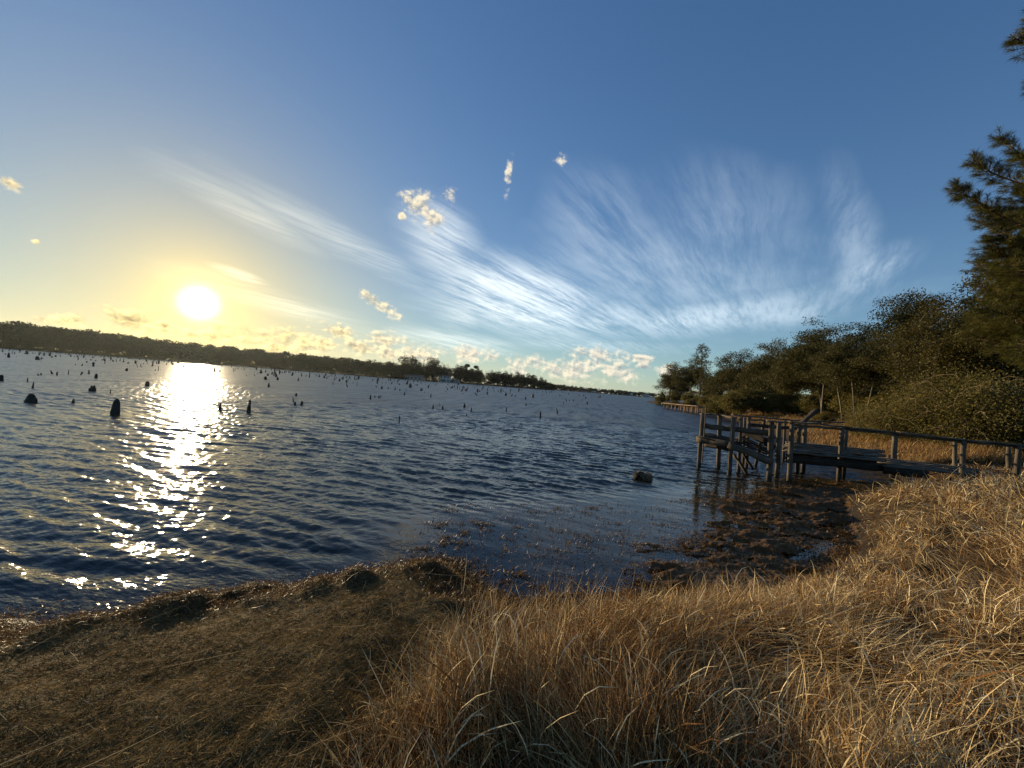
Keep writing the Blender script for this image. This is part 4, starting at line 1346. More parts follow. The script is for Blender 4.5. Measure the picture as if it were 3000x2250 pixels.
def build_house(px, y, Wd, Dp, Hw, Hr, wall, roof, label, nwin, storeys=1, rot=0.0):
    p = at_y(px, 1110, y)
    t = empty('house', (p[0], y, max(.6, gz(p[0], y))), label, 'house', 'houses on the far shore', rot)
    link('wall', mesh_np('wall', *box_np(-Wd / 2, Wd / 2, 0, Dp, -1.2, Hw), 4, wall), t)
    e = .5
    v = np.array([(-Wd / 2 - e, -e, Hw + .003), (Wd / 2 + e, -e, Hw + .003), (Wd / 2 + e, Dp + e, Hw + .003), (-Wd / 2 - e, Dp + e, Hw + .003), (-Wd / 2 - e, Dp / 2, Hw + Hr), (Wd / 2 + e, Dp / 2, Hw + Hr)])
    me = bpy.data.meshes.new('roof'); me.from_pydata([tuple(q) for q in v], [], [(0, 1, 5, 4), (2, 3, 4, 5), (0, 4, 3), (1, 2, 5), (3, 2, 1, 0)]); me.materials.append(roof)
    link('roof', me, t)
    for s in range(storeys):
        for i in range(nwin):
            cx = -Wd / 2 + Wd * (i + .5) / nwin; z0 = 1.0 + s * 2.7
            f = link('window', mesh_np('window_frame', *box_np(cx - .75, cx + .75, -.10, -.003, z0 - .1, z0 + 1.4), 4, M['trim']), t)
            link('pane', mesh_np('window_pane', *box_np(cx - .62, cx + .62, -.13, -.103, z0 + .03, z0 + 1.27), 4, M['glass']), f)
    dx = Wd * (.5 / nwin) if nwin > 1 else 0
    link('door', mesh_np('door', *box_np(-Wd / 2 + Wd / nwin - .5, -Wd / 2 + Wd / nwin + .5, -.08, -.003, -.1, 2.1), 4, M['glass']), t)


def build_houses():
    build_house(1207, 352, 17, 9, 2.9, 1.5, M['house_wall'], M['house_roof'], 'low pale house half hidden in trees, left one on the far shore', 5)
    build_house(1303, 372, 10, 8, 4.9, 1.3, M['house_white'], M['house_roof'], 'white two-storey house by the water beside the twin pines', 3, 2)
    build_house(1331, 380, 9, 7, 2.6, .9, M['house_wall'], M['house_roof'], 'long low grey house just right of the white two-storey one', 3)
    build_house(1855, 850, 5, 4, 4.0, 1.0, M['house_white'], M['roof_pale'], 'tiny bright white boathouse on the most distant shore', 1)
    build_house(1898, 862, 15, 8, 3.2, 1.6, M['house_wall'], M['roof_pale'], 'long pale-roofed house beside the near wooded point, far away', 4)
    build_house(1745, 780, 5, 4, 3.0, .9, M['house_white'], M['roof_pale'], 'small white house in the middle of the most distant shore', 1)
    build_house(1715, 750, 10, 5, 2.4, 1.0, M['house_wall'], M['house_roof'], 'small greyish house at the left of the most distant shore', 2)


# ------------------------------------------------------------------ drowned tree stumps
def mat_stump():
    m, g, out = material('waterlogged_stump_wood')
    P = g.node('ShaderNodeTexCoord').outputs['Object']
    x, y, z = g.sep(P)
    n = g.noise(g.xyz(g.m('MULTIPLY', x, 9.0), g.m('MULTIPLY', y, 9.0), g.m('MULTIPLY', z, 1.6)), 1.0, 5, 0.65)
    principled(g, out, g.ramp(n, [(0.3, (0.022, 0.018, 0.014)), (0.7, (0.10, 0.084, 0.064))]), 0.85, 0.3, bump(g, n, 0.9, 0.05))
    return m


def stump_mesh(kind, seed):
    """unit-sized stump: 1 high, 1 wide, a little of it below the water"""
    rng = np.random.default_rng(seed)
    V, Q = [], []; n0 = 0

    def trunk(base, path, prof, jag=0.0, sides=18):
        nonlocal n0
        n = len(prof)
        vs = []
        for i, r in enumerate(prof):
            c = np.array(path[i])
            for k in range(sides):
                a = 2 * math.pi * k / sides
                rr = r * (1 + .18 * math.sin(3 * a + seed) + .13 * math.sin(5 * a + seed * 2 + i * .3) + .08 * math.sin(9 * a + seed) + rng.normal(0, .05))
                zj = jag * 2.2 * (math.sin(2 * a + seed) * .5 + rng.normal(0, .5)) if i >= n - 2 else 0
                vs.append(c + np.array((rr * math.cos(a), rr * math.sin(a), zj)))
        vs.append(np.array(path[-1]) + np.array((0, 0, -jag * .4)))
        V.append(np.array(vs)); m = []
        for i in range(n - 1):
            for j in range(sides):
                m.append((i * sides + j, i * sides + (j + 1) % sides, (i + 1) * sides + (j + 1) % sides, (i + 1) * sides + j))
        o = (n - 1) * sides
        for j in range(0, sides, 2):
            m.append((o + j, o + j + 1, o + (j + 2) % sides, len(vs) - 1))
        Q.append(np.array(m) + n0); n0 += len(vs)
    zs = [-.5, 0, .2, .4, .6, .8, .93, 1.0]
    st = lambda dx=0, dy=0: [(dx * max(z, 0), dy * max(z, 0), z) for z in zs]
    if kind == 'cone':
        trunk(0, st(.04), [.60, .50, .47, .42, .35, .27, .18, .07], .02)
    elif kind == 'round':
        trunk(0, st(.10), [.55, .50, .49, .46, .42, .34, .22, .08], .015)
    elif kind == 'twin':
        trunk(0, [(0, 0, z * .6) for z in zs], [.55, .5, .48, .47, .46, .44, .42, .36], .05)
        trunk(0, [(-.26, 0, .45 + .5 * max(z, 0)) for z in zs], [.2, .2, .19, .17, .15, .13, .10, .06], .04)
        trunk(0, [(.26, .05, .42 + .58 * max(z, 0)) for z in zs], [.2, .2, .19, .18, .16, .14, .10, .06], .04)
    elif kind == 'post':
        trunk(0, st(.05), [.5, .46, .44, .42, .40, .38, .34, .28], .05)
    elif kind == 'tier':
        trunk(0, st(.04), [.55, .5, .48, .46, .30, .27, .27, .20], .03)
    elif kind == 'lean':
        trunk(0, st(-.9, .2), [.42, .36, .32, .28, .22, .18, .12, .05], .02)
    elif kind == 'snag':
        trunk(0, st(.25), [.34, .26, .20, .17, .14, .11, .08, .03], .02)
        trunk(0, [(.08 - .5 * max(z, 0), 0, .42 + .4 * max(z, 0)) for z in zs], [.1, .1, .09, .08, .07, .05, .04, .02], .01)
    elif kind == 'pole':
        trunk(0, st(.1), [.5, .45, .42, .40, .36, .33, .30, .22], .04, 8)
    elif kind == 'arch':
        trunk(0, [(-.4 + .5 * math.sin(max(z, 0) * 1.6), 0, z if z < .8 else .8 + (z - .8) * .8) for z in zs], [.2, .18, .17, .17, .17, .16, .14, .1], .03)
        trunk(0, [(.1 + .35 * max(z, 0), 0, .84 - .35 * max(z, 0) ** 2) for z in zs], [.17, .17, .16, .15, .13, .1, .08, .04], .02)
    elif kind == 'side':
        trunk(0, st(.08), [.36, .30, .27, .25, .22, .18, .14, .05], .03)
        trunk(0, [(-.15 - .5 * max(z, 0), 0, .05 + .3 * max(z, 0)) for z in zs], [.13, .13, .12, .11, .1, .08, .06, .03], .02)
    me = mesh_np('stump_' + kind, np.concatenate(V), np.concatenate(Q), 4, M['stump'], smooth=True)
    return me


NAMED_STUMPS = [  # base column, base row, height, width in photo pixels, shape, label
    (88.6, 1179, 27, 28, 'cone', 'squat dark stump like a cone, biggest near the left edge'), (214, 1181.6, 15, 7, 'round', 'small stump between the squat cone and the tall rounded stump'),
    (337, 1215, 48, 23, 'round', 'tallest nearby stump, thick with a rounded top, left of the sun path'), (271, 1146, 18, 16, 'twin', 'broad stump with two stubby horns'),
    (323.7, 1152.5, 13, 4, 'side', 'thin spike right of the two-horned stump'), (432, 1131, 14, 11, 'post', 'blocky stump at the left edge of the sun path'),
    (96.5, 1138, 20, 7, 'side', 'narrow stump with a low side prong, above the squat cone'), (80.7, 1119, 14, 5, 'side', 'narrow pronged stump just beyond the one above the cone'),
    (2, 1116, 19, 13, 'round', 'stump cut by the left edge of the view'), (281.6, 1108, 13, 8, 'post', 'short blocky stump beyond the two-horned one'),
    (153, 1095.6, 11, 7, 'lean', 'stump leaning hard left, in the row beyond the narrow stumps'), (166.8, 1100, 11, 4, 'post', 'thin upright stump just right of the hard-leaning one'),
    (200, 1097, 15, 5, 'snag', 'tall thin spike in the row left of the duck-shaped stump'), (239, 1099, 11, 9, 'arch', 'low stump with a bent neck, shaped like a swimming duck'),
    (259.5, 1095.6, 13, 4.5, 'cone', 'pointed stump right of the duck-shaped one'), (120, 1098.7, 6, 4, 'post', 'right one of a pair of small knobs left of the leaning stump'), (112, 1100, 6, 4, 'post', 'left one of a pair of small knobs left of the leaning stump'),
    (371, 1086.7, 9, 6, 'twin', 'small forked stump far out left of the sun path'), (566, 1095.6, 9, 3.5, 'post', 'small stump standing in the dazzling sun path'),
    (644, 1201, 20, 9, 'cone', 'dark pointed stump at the right side of the sun path'), (446, 1073, 18, 9, 'snag', 'tall bare snag near the far shore, left of the sun path'), (463.6, 1086, 14, 1.8, 'pole', 'thin stick right of the tall bare snag'),
    (729, 1209, 38, 10.5, 'tier', 'tall stump with a stepped narrow top, right of the sun path'), (859.5, 1177, 17, 5, 'lean', 'curved thin stump in the cluster of four'), (864, 1187, 10, 7, 'post', 'stubby stump under the curved one in the cluster of four'),
    (883.5, 1186.7, 13, 8, 'cone', 'upright blunt stump, right end of the cluster of four'), (867, 1160, 9, 7, 'round', 'round-headed stump at the back of the cluster of four'), (786.7, 1134, 13, 6, 'cone', 'lone pointed stump between the sun path and the thin tall pole'),
    (802.5, 1101, 22, 4, 'pole', 'thin tall pole near the far wood, first right of the sun'), (906, 1106.6, 19, 4, 'pole', 'thicker tall pole in front of the far wood'), (1084.8, 1169, 13, 5.5, 'cone', 'pointed stump leading a short row of three'),
    (1110, 1167, 8, 5, 'post', 'stubby middle stump in the short row of three'), (1115, 1165, 9, 3, 'pole', 'thin stick touching the stubby stump'), (1098, 1164.5, 6, 3, 'post', 'tiny stub between the pointed stump and the stubby one'),
    (1169, 1236, 18, 4.2, 'post', 'lone slim post of a stump, nearest in mid lake'), (1268, 1197, 12, 6, 'cone', 'pointed stump, left of two with a thin stick above'), (1018, 1134.5, 12, 5, 'lean', 'stump leaning left in front of the far wood'),
    (1118, 1139, 9, 6, 'cone', 'small cone stump before the first pale house'), (1157, 1143, 10, 6, 'snag', 'small forked snag before the first pale house'), (1234, 1145, 9, 8, 'twin', 'wide ragged stump before the white house'),
    (1185, 1158, 11, 6, 'side', 'crooked stump with a branch, below the wide ragged one'), (1261.6, 1164.6, 12, 7, 'snag', 'stump shaped like a letter Y'), (1254.5, 1136.7, 7, 4.5, 'post', 'block of a stump below the white two-storey house'),
    (1296, 1198.5, 10, 6, 'round', 'blunt stump, right of two with a thin stick above'), (1359.6, 1193.7, 13, 7.5, 'cone', 'dark pointed stump with a wide foot in mid lake'), (1380, 1205.5, 12, 4.2, 'post', 'slim stump right of the wide-footed one'),
    (1483, 1205.5, 12, 3.8, 'post', 'lone slim stump between the wide-footed one and the big post'), (1582, 1223.5, 18, 6, 'post', 'stout dark post of a stump, nearest the pier side'), (1634, 1212, 18, 6, 'lean', 'bent stump right of the stout dark post'),
    (1540.6, 1188, 7, 5.5, 'twin', 'low ragged block behind the stout dark post'), (1366.5, 1217.7, 5, 4.5, 'post', 'low stub just clear of the water in mid lake'), (1352, 1146.5, 6, 5, 'round', 'round stub far out beside the headland'),
    (1499, 1162, 8, 7, 'arch', 'stump bent over like an arch'), (1650.5, 1185, 10, 3.2, 'snag', 'thin forked spike, last one before the near point'), (1287, 1188, 8, 1.6, 'pole', 'thin stick above the pair of blunt stumps'), (1218, 1198, 6, 2, 'pole', 'thin short stick left of the pair of blunt stumps'), (1462, 1232, 9, 1.6, 'pole', 'faint thin stick alone in open water')]


def build_stumps():
    M['stump'] = mat_stump()
    rng = np.random.default_rng(77)
    ms = {k: stump_mesh(k, 100 + i) for i, k in enumerate(('cone', 'round', 'twin', 'post', 'tier', 'lean', 'snag', 'pole', 'arch', 'side'))}
    Gn = 'drowned tree stumps standing in the lake'
    for px, py, h, w, kind, lab in NAMED_STUMPS:
        p = at_z(px, py)
        u = p[1] / F_PX
        o = link('tree_stump', ms[kind], None, (p[0], p[1], -.02), rng.uniform(-.25, .25), (w * u * .9, w * u * .9, h * u))
        tag(o, lab, 'stump', Gn)
    zones = [('tiny dark stump among the many far out on the left, before the sun path', 0, 480, 78), ('tiny dark stump among the many far out between sun path and white house', 600, 1280, 82), ('tiny dark stump among the many far out off the headland', 1280, 1760, 80)]
    kinds = ['post', 'cone', 'lean', 'snag', 'round', 'side', 'post', 'twin', 'pole', 'post']
    for lab, a, b, n in zones:
        k = 0
        while k < n:
            px = rng.uniform(a, b)
            hor = 1010.4 + .0793 * px
            d = 8.5 + 34 * rng.uniform() ** 1.9
            if b > 1700:
                d = 5.5 + 32 * rng.uniform() ** 1.5
            p = at_z(px, hor + d)
            if shore_dist([p[0]], [p[1]])[0] > -8 or any(abs(px - q[0]) < 6 and abs(hor + d - q[1]) < 8 for q in NAMED_STUMPS):
                continue
            kd = kinds[rng.integers(len(kinds))]
            h = min(1.3, rng.lognormal(-.62, .42)) * (1.0 + d * -.008); w = h * rng.uniform(.30, .8) if kd not in ('pole',) else .09
            o = link('tree_stump', ms[kd], None, (p[0], p[1], -.02), rng.uniform(0, 6.28), (w, w, h))
            tag(o, lab, 'stump', Gn)
            k += 1
    # and the crowd of stubs by the far shore that nobody could count
    V, Q = [], []; n0 = 0
    k = 0
    src = {q: (np.array([v.co[:] for v in m_.vertices]), np.array([p.vertices[:] for p in m_.polygons])) for q, m_ in ms.items()}
    while k < 420:
        px = rng.uniform(0, 1780)
        d = (3.2 if px > 1500 else 10.5) + rng.uniform(0, 1) ** 1.6 * 14
        p = at_z(px, 1010.4 + .0793 * px + d)
        if shore_dist([p[0]], [p[1]])[0] > -6:
            continue
        v, q = src[kinds[rng.integers(len(kinds))]]
        h = min(1.2, rng.lognormal(-.55, .4)); w = h * rng.uniform(.25, .65)
        V.append(v * np.array((w, w, h)) + np.array((p[0], p[1], -.02))); Q.append(q + n0); n0 += len(v); k += 1
    me = mesh_np('far_stumps', np.concatenate(V), np.concatenate(Q), 4, M['stump'], smooth=True)
    tag(link('far_stumps', me), 'countless tiny stubs of drowned trees along the far shore', 'stumps', None, 'stuff')
    # the big soaked root ball near the bay
    rg = np.random.default_rng(5)
    c = at_z(1883, 1404)
    t = empty('root_stump', (c[0], c[1], 0), 'dark shaggy root stump in the shallows left of the pier', 'stump')
    nu, nv = 28, 16
    V = []
    for i in range(nv):
        f = i / (nv - 1)
        for j in range(nu):
            a = 2 * math.pi * j / nu
            r = .20 * math.sin(math.pi * (0.06 + .94 * f)) ** .55 * (1 + .25 * math.sin(2 * a + .6) + .10 * math.sin(5 * a + f * 3) + rg.normal(0, .05))
            V.append((r * 1.12 * math.cos(a), r * .9 * math.sin(a), -.16 + .34 * (1 - f) * (1 + .22 * math.cos(a + 2.6)) + rg.normal(0, .010)))
    Q = [(i * nu + j, (i + 1) * nu + j, (i + 1) * nu + (j + 1) % nu, i * nu + (j + 1) % nu) for i in range(nv - 1) for j in range(nu)]
    link('body', mesh_np('root_body', np.array(V) * (1, 1, .85), np.array(Q), 4, mat_bark('soaked_root', (0.006, 0.0045, 0.003), (0.030, 0.021, 0.012), 3)), t)
    paths = []
    for _ in range(260):
        a = rg.uniform(0, 6.28); q = np.array((.20 * math.cos(a), .16 * math.sin(a), rg.uniform(.0, .17)))
        e = q + np.array((math.cos(a) * rg.uniform(.01, .09), math.sin(a) * rg.uniform(.01, .08), rg.uniform(-.10, .03)))
        paths.append(([q * .8, q + (0, 0, .015), e], [.010, .008, .003]))
    paths.append(([(-.10, -.05, .15), (-.19, -.06, .16), (-.235, -.06, .09)], [.02, .014, .006])); paths.append(([(.08, 0, .13), (.16, 0, .17), (.2, .02, .15)], [.02, .016, .008]))
    link('roots', mesh_np('roots', *tubes(paths, 6), 4, M['twig'], smooth=True), t)

# ------------------------------------------------------------------ dry grass, straw, water weed
def mat_straw(name, stops, glow=0.35, rough=0.5, spec=0.3):
    m, g, out = material(name)
    base = g.ramp(attr(g, 'tone'), stops)
    d = g.node('ShaderNodeBsdfPrincipled')
    g.put(d.inputs['Base Color'], base); d.inputs['Roughness'].default_value = rough; d.inputs['Specular IOR Level'].default_value = spec
    t = g.node('ShaderNodeBsdfTranslucent'); g.put(t.inputs[0], base)
    mx = g.node('ShaderNodeMixShader'); mx.inputs[0].default_value = glow
    g.t.links.new(d.outputs[0], mx.inputs[1]); g.t.links.new(t.outputs[0], mx.inputs[2]); g.t.links.new(mx.outputs[0], out.inputs[0])
    return m


def blades(root, az, L, w, a0, a1, tone, rng, seg=4, twist=None):
    """ribbons that start at the roots leaning a0 from upright towards az and bend a further a1 along their length"""
    n = len(root)
    t = np.linspace(0, 1, seg + 1)
    ang = a0[:, None] + a1[:, None] * t[None, :] ** 1.3
    dl = (L / seg)[:, None]
    hx = np.cumsum(np.sin(ang[:, :-1]) * dl, axis=1); hz = np.cumsum(np.cos(ang[:, :-1]) * dl, axis=1)
    hx = np.concatenate([np.zeros((n, 1)), hx], 1); hz = np.concatenate([np.zeros((n, 1)), hz], 1)
    swing = rng.normal(0, 0.22, n)[:, None] * t[None, :] ** 2
    ca = np.cos(az[:, None] + swing); sa = np.sin(az[:, None] + swing)
    c = np.stack([root[:, None, 0] + hx * ca, root[:, None, 1] + hx * sa, root[:, None, 2] + hz], -1)
    tw = rng.uniform(-1.2, 1.2, n) if twist is None else twist
    # ribbon's width lies across its lean, rolled by tw
    sx = -np.sin(az) * np.cos(tw); sy = np.cos(az) * np.cos(tw); sz = np.sin(tw)
    s = np.stack([sx, sy, sz], -1)[:, None, :]
    wd = (w[:, None] * np.array([0.7, 1.0, 0.9, 0.62, 0.06] if seg == 4 else np.linspace(1, .1, seg + 1))[None, :])[..., None] * 0.5
    v = np.stack([c - s * wd, c + s * wd], 2).reshape(n, -1, 3)
    k = 2 * (seg + 1)
    b = (np.arange(n) * k)[:, None, None]
    i = (np.arange(seg) * 2)[None, :, None]
    q = b + i + np.array([0, 1, 3, 2])[None, None, :]
    return v.reshape(-1, 3), q.reshape(-1, 4), np.repeat(tone, k)


def scatter(rng, n, r0, r1, a0, a1, power=1.0):
    """points in a fan in front of the viewer's spot, denser near by"""
    u = rng.uniform(0, 1, n) ** power
    r = r0 * (r1 / r0) ** u
    a = rng.uniform(rad(a0), rad(a1), n)
    return r * np.sin(a), r * np.cos(a), r


def russet_and_shade(x, y):
    """redder growth near the beach, plus painted shade that darkens the sward close by"""
    return np.clip(sstep(fbm(x * .8, y * .8, 75, 3), .30, .55) * sstep(2.4 - x, -1, 2) + .8 * (1 - sstep(np.hypot(x, y), 1.7, 2.8)), 0, 1)  # distance term puts the near hollow's shade into the blade tone


def build_grass():
    M['grass'] = mat_straw('dry_grass_blades', [(0.0, (0.060, 0.023, 0.007)), (0.3, (0.225, 0.105, 0.031)), (0.65, (0.50, 0.350, 0.148)), (1.0, (0.86, 0.71, 0.42))], 0.14, 0.6, 0.05)
    rng = np.random.default_rng(9)
    VV, QQ, TT = [], [], []
    base = 0

    def put(v, q, t):
        nonlocal base
        VV.append(v); QQ.append(q + base); TT.append(t); base += len(v)
    # --- main sward
    x, y, r = scatter(rng, 290000, 1.15, 24, -30, 62, 0.9)
    s = shore_dist(x, y); gs = grass_side(x, y)
    dens = sstep(gs, -0.05, 0.5) * sstep(s, 0.03, 0.22)
    dens *= 0.04 + 0.96 * sstep(fbm(x * 2.3, y * 2.3, 6, 2), .30, .48)
    k = rng.uniform(size=len(x)) < dens
    x, y, r, s, gs = x[k], y[k], r[k], s[k], gs[k]
    z = ground_z(x, y, s)
    n = len(x)
    # the wind has laid the grass over in swirls
    fl = fbm(x * 0.55, y * 0.55, 72, 3); fl2 = fbm(x * 1.9, y * 1.9, 73, 2)
    right = sstep(x, 1.0, 4.0)
    cl = hash2(np.floor(x * 3.2 + fl2), np.floor(y * 3.2 - fl2), 70)          # tufts that fall their own way
    az = rad(38) + (fl - .45) * 4.0 + (cl - .5) * (6.0 - 2.6 * right) + rng.normal(0, .80, n)
    tall = sstep(gs, 0.0, 1.0) * sstep(s, .0, 1.2)
    L = (0.10 + 0.23 * tall * (0.45 + 1.1 * fbm(x * 1.1, y * 1.1, 74, 2))) * rng.lognormal(0, .30, n)
    L *= 1 - .42 * sstep(y, 8.5, 10.5)
    L *= np.clip(0.85 + 0.25 * sstep(r, 2, 8), 0, 1.2)
    lay = fbm(x * 1.3, y * 1.3, 69, 2)
    a0 = np.clip(rng.normal(0.80, .45, n) + (lay - .4) * 1.8, 0.02, 1.55); a1 = np.clip(rng.normal(0.75, .7, n), -.8, 2.2)
    w = rng.lognormal(math.log(.0038), .45, n) * (1 + sstep(r, 4, 20) * 2.2)
    red_and_shade = russet_and_shade(x, y)
    tone = np.clip(np.where(rng.uniform(size=n) < .62 + .15 * red_and_shade, rng.normal(.16, .13, n), rng.normal(.66, .16, n) - .16 * red_and_shade) + .10 * right + .22 * (cl - .5), 0, 1)
    put(*blades(np.stack([x, y, z - .015], 1), az, L, w, a0, a1, tone, rng))
    # --- lodged mat of fallen straw over the sward
    x, y, r = scatter(rng, 90000, 1.2, 18, -28, 62, 0.85)
    s = shore_dist(x, y); gs = grass_side(x, y)
    k = rng.uniform(size=len(x)) < sstep(gs, 0.0, .5) * sstep(s, .12, .4) * (.25 + .75 * sstep(fbm(x * 1.1, y * 1.1, 76, 3), .38, .58))
    x, y, r, s = x[k], y[k], r[k], s[k]
    n = len(x)
    z = ground_z(x, y, s) + rng.uniform(.03, .22, n) * sstep(s, .1, 1.0)
    fl = fbm(x * 0.55, y * 0.55, 72, 3)
    az = rad(40) + (fl - .45) * 6 + rng.normal(0, .45, n)
    put(*blades(np.stack([x, y, z], 1), az, rng.uniform(.14, .42, n), rng.lognormal(math.log(.0026), .3, n) * (1 + sstep(r, 4, 18) * 1.6), np.clip(rng.normal(1.15, .22, n), .6, 1.6), rng.normal(.45, .25, n), np.clip(rng.normal(.62, .2, n) - .25 * russet_and_shade(x, y), 0, 1), rng))
    # --- short broken bits caught in the top of the sward, pointing every way
    x, y, r = scatter(rng, 130000, 1.2, 14, -28, 62, 0.85)
    s = shore_dist(x, y); gs = grass_side(x, y)
    k = rng.uniform(size=len(x)) < sstep(gs, -.1, .4) * sstep(s, .08, .4) * (.1 + .9 * sstep(fbm(x * 2.3, y * 2.3, 6, 2), .28, .46))
    x, y, r, s, gs = x[k], y[k], r[k], s[k], gs[k]; n = len(x)
    z = ground_z(x, y, s) + rng.uniform(.05, 1, n) ** .7 * (.05 + .20 * sstep(gs, 0, 1) * (.45 + 1.1 * fbm(x * 1.1, y * 1.1, 74, 2))) * sstep(s, 0, .9) * (1 - .4 * sstep(y, 8.5, 10.5))
    put(*blades(np.stack([x, y, z], 1), rng.uniform(0, 6.28, n), rng.lognormal(math.log(.075), .45, n), rng.lognormal(math.log(.0036), .4, n) * (1 + sstep(r, 4, 14) * 1.4), np.clip(rng.normal(1.1, .45, n), 0, 2.2), rng.normal(.3, .6, n), np.clip(rng.normal(.68, .24, n) - .32 * russet_and_shade(x, y), 0, 1), rng))
    # --- broad pale leaf blades, few and close
    x, y, r = scatter(rng, 3600, 1.35, 6.0, -18, 58, 1.0)
    s = shore_dist(x, y); gs = grass_side(x, y)
    k = (gs > .25) & (s > .35) & (rng.uniform(size=len(x)) < .16 + .5 * sstep(fbm(x * .9, y * .9, 77, 2), .42, .6))
    x, y, s = x[k], y[k], s[k]; n = len(x)
    put(*blades(np.stack([x, y, ground_z(x, y, s) + .10], 1), rng.uniform(-.8, 3.4, n), rng.uniform(.16, .42, n), rng.uniform(.004, .009, n), rng.normal(.45, .3, n), rng.uniform(.7, 1.9, n), np.clip(rng.normal(.93, .10, n), 0, 1), rng))
    # --- stalks standing against the water at the edge of the little bay
    e = np.array([at_z(px * K, py * K, .05)[:2] for px, py in ((1010, 1290), (1080, 1315), (1180, 1330), (1290, 1325), (1400, 1302), (1560, 1262))])
    n = 620
    f = rng.uniform(0, len(e) - 1.001, n); i = f.astype(int)
    p = e[i] + (e[i + 1] - e[i]) * (f - i)[:, None] + rng.normal(0, .10, (n, 2)); p[:, 1] -= .12
    ht = rng.uniform(.10, .28, n) + (rng.uniform(size=n) < .12) * rng.uniform(.1, .36, n) + .30 * np.exp(-((f - 2.2) / .45) ** 2) * rng.uniform(0, 1, n)
    put(*blades(np.column_stack([p, np.maximum(ground_z(p[:, 0], p[:, 1]), 0) - .02]), rng.normal(.4, .9, n), ht, rng.uniform(.002, .0042, n), np.clip(rng.normal(.28, .25, n), -.2, 1.1), rng.normal(.25, .3, n), np.clip(rng.normal(.55, .22, n), 0, 1), rng))
    me = mesh_np('dry_grass', np.concatenate(VV), np.concatenate(QQ), 4, M['grass'], {'tone': np.concatenate(TT)})
    tag(link('dry_grass', me), 'tall dry straw-coloured grass blown over on the bank', 'grass', None, 'stuff')
    # --- the grass strip farther along the shore
    VV, QQ, TT = [], [], []; base = 0
    m_ = 70000
    y = 14 + (75 - 14) * rng.uniform(size=m_) ** 1.6
    xs = np.interp(y, [12.6, 14.2, 16.6, 18.6, 23, 41, 72, 100], [12.3, 13.4, 14.6, 15.2, 17.6, 25.6, 36, 44])
    x = xs + rng.uniform(0, 1, m_) ** .8 * (4.5 + y * .09)
    s = shore_dist(x, y)
    k = (s > .1) & (rng.uniform(size=m_) < sstep(s, .1, .7) * (.4 + .6 * sstep(fbm(x * .5, y * .5, 78, 3), .35, .55)))
    x, y, s = x[k], y[k], s[k]; n = len(x)
    hh = .22 + .5 * sstep(s, 1.2, 4) * (fbm(x * .6, y * .6, 79, 2) * 1.6)
    put(*blades(np.stack([x, y, ground_z(x, y, s) - .02], 1), rad(30) + rng.normal(0, 1.0, n), hh * rng.lognormal(0, .25, n), .007 + y * .00045 * rng.uniform(.6, 1.3, n), np.clip(rng.normal(.35, .25, n), 0, 1.2), rng.normal(.6, .35, n), np.clip(rng.normal(.40, .16, n), 0, 1), rng))
    me = mesh_np('shore_grass', np.concatenate(VV), np.concatenate(QQ), 4, M['grass'], {'tone': np.concatenate(TT)})
    tag(link('shore_grass', me), 'strip of brown dry grass between the water and the wood', 'grass', None, 'stuff')


def build_beach_straw():
    """matted dead plants and bits of straw lying on the trampled beach"""
    M['thatch'] = mat_straw('matted_dead_plants', [(0.0, (0.042, 0.025, 0.008)), (0.4, (0.175, 0.112, 0.038)), (0.75, (0.36, 0.245, 0.095)), (1.0, (0.62, 0.49, 0.28))], 0.15, 0.85, 0.06)
    rng = np.random.default_rng(19)
    x, y, r = scatter(rng, 240000, 1.2, 9, -62, 12, 0.9)
    s = shore_dist(x, y); gs = grass_side(x, y)
    k = (rng.uniform(size=len(x)) < (1 - sstep(gs, .1, .7)) * sstep(s, -.04, .12))
    x, y, r, s = x[k], y[k], r[k], s[k]; n = len(x)
    fl = fbm(x * 1.1, y * 1.1, 81, 3)
    az = rad(14) + (fl - .45) * 3.2 + rng.normal(0, .8, n) + (rng.uniform(size=n) < .5) * rng.uniform(-3, 3, n)
    L = rng.lognormal(math.log(.024), .55, n) * (1 + .5 * sstep(s, .5, 1.2)); w = rng.lognormal(math.log(.0021), .4, n) * (1 + sstep(r, 2.5, 6) * .8)
    mat = fbm(x * 3, y * 3, 82, 3)
    tone = np.clip(rng.normal(.36, .17, n) + (mat - .45) * .7 + (rng.uniform(size=n) < .012) * .6, 0, 1)
    z = ground_z(x, y, s) + rng.uniform(0, .012, n) + .02 * sstep(mat, .45, .65)
    A = blades(np.stack([x, y, z], 1), az, L, w, np.clip(rng.normal(1.40, .25, n), .5, 1.75), rng.normal(.12, .25, n), tone, rng)
    # long single stalks
    m_ = 260
    x, y, r = scatter(rng, m_, 1.3, 5, -55, 6, 1.0)
    s = shore_dist(x, y); k = (s > .3) & (grass_side(x, y) < .2)
    x, y, s = x[k], y[k], s[k]; n = len(x)
    B = blades(np.stack([x, y, ground_z(x, y, s) + .025], 1), rad(15) + rng.normal(0, .8, n), rng.uniform(.08, .5, n), rng.uniform(.0015, .0032, n), rng.normal(1.52, .06, n), rng.normal(0.04, .16, n), np.clip(rng.normal(.9, .12, n), 0, 1), rng)
    me = mesh_np('beach_litter', np.concatenate([A[0], B[0]]), np.concatenate([A[1], B[1] + len(A[0])]), 4, M['thatch'], {'tone': np.concatenate([A[2], B[2]])})
    tag(link('straw_litter', me), 'matted brown dead plants and straw covering the trampled beach', 'plant litter', None, 'stuff')


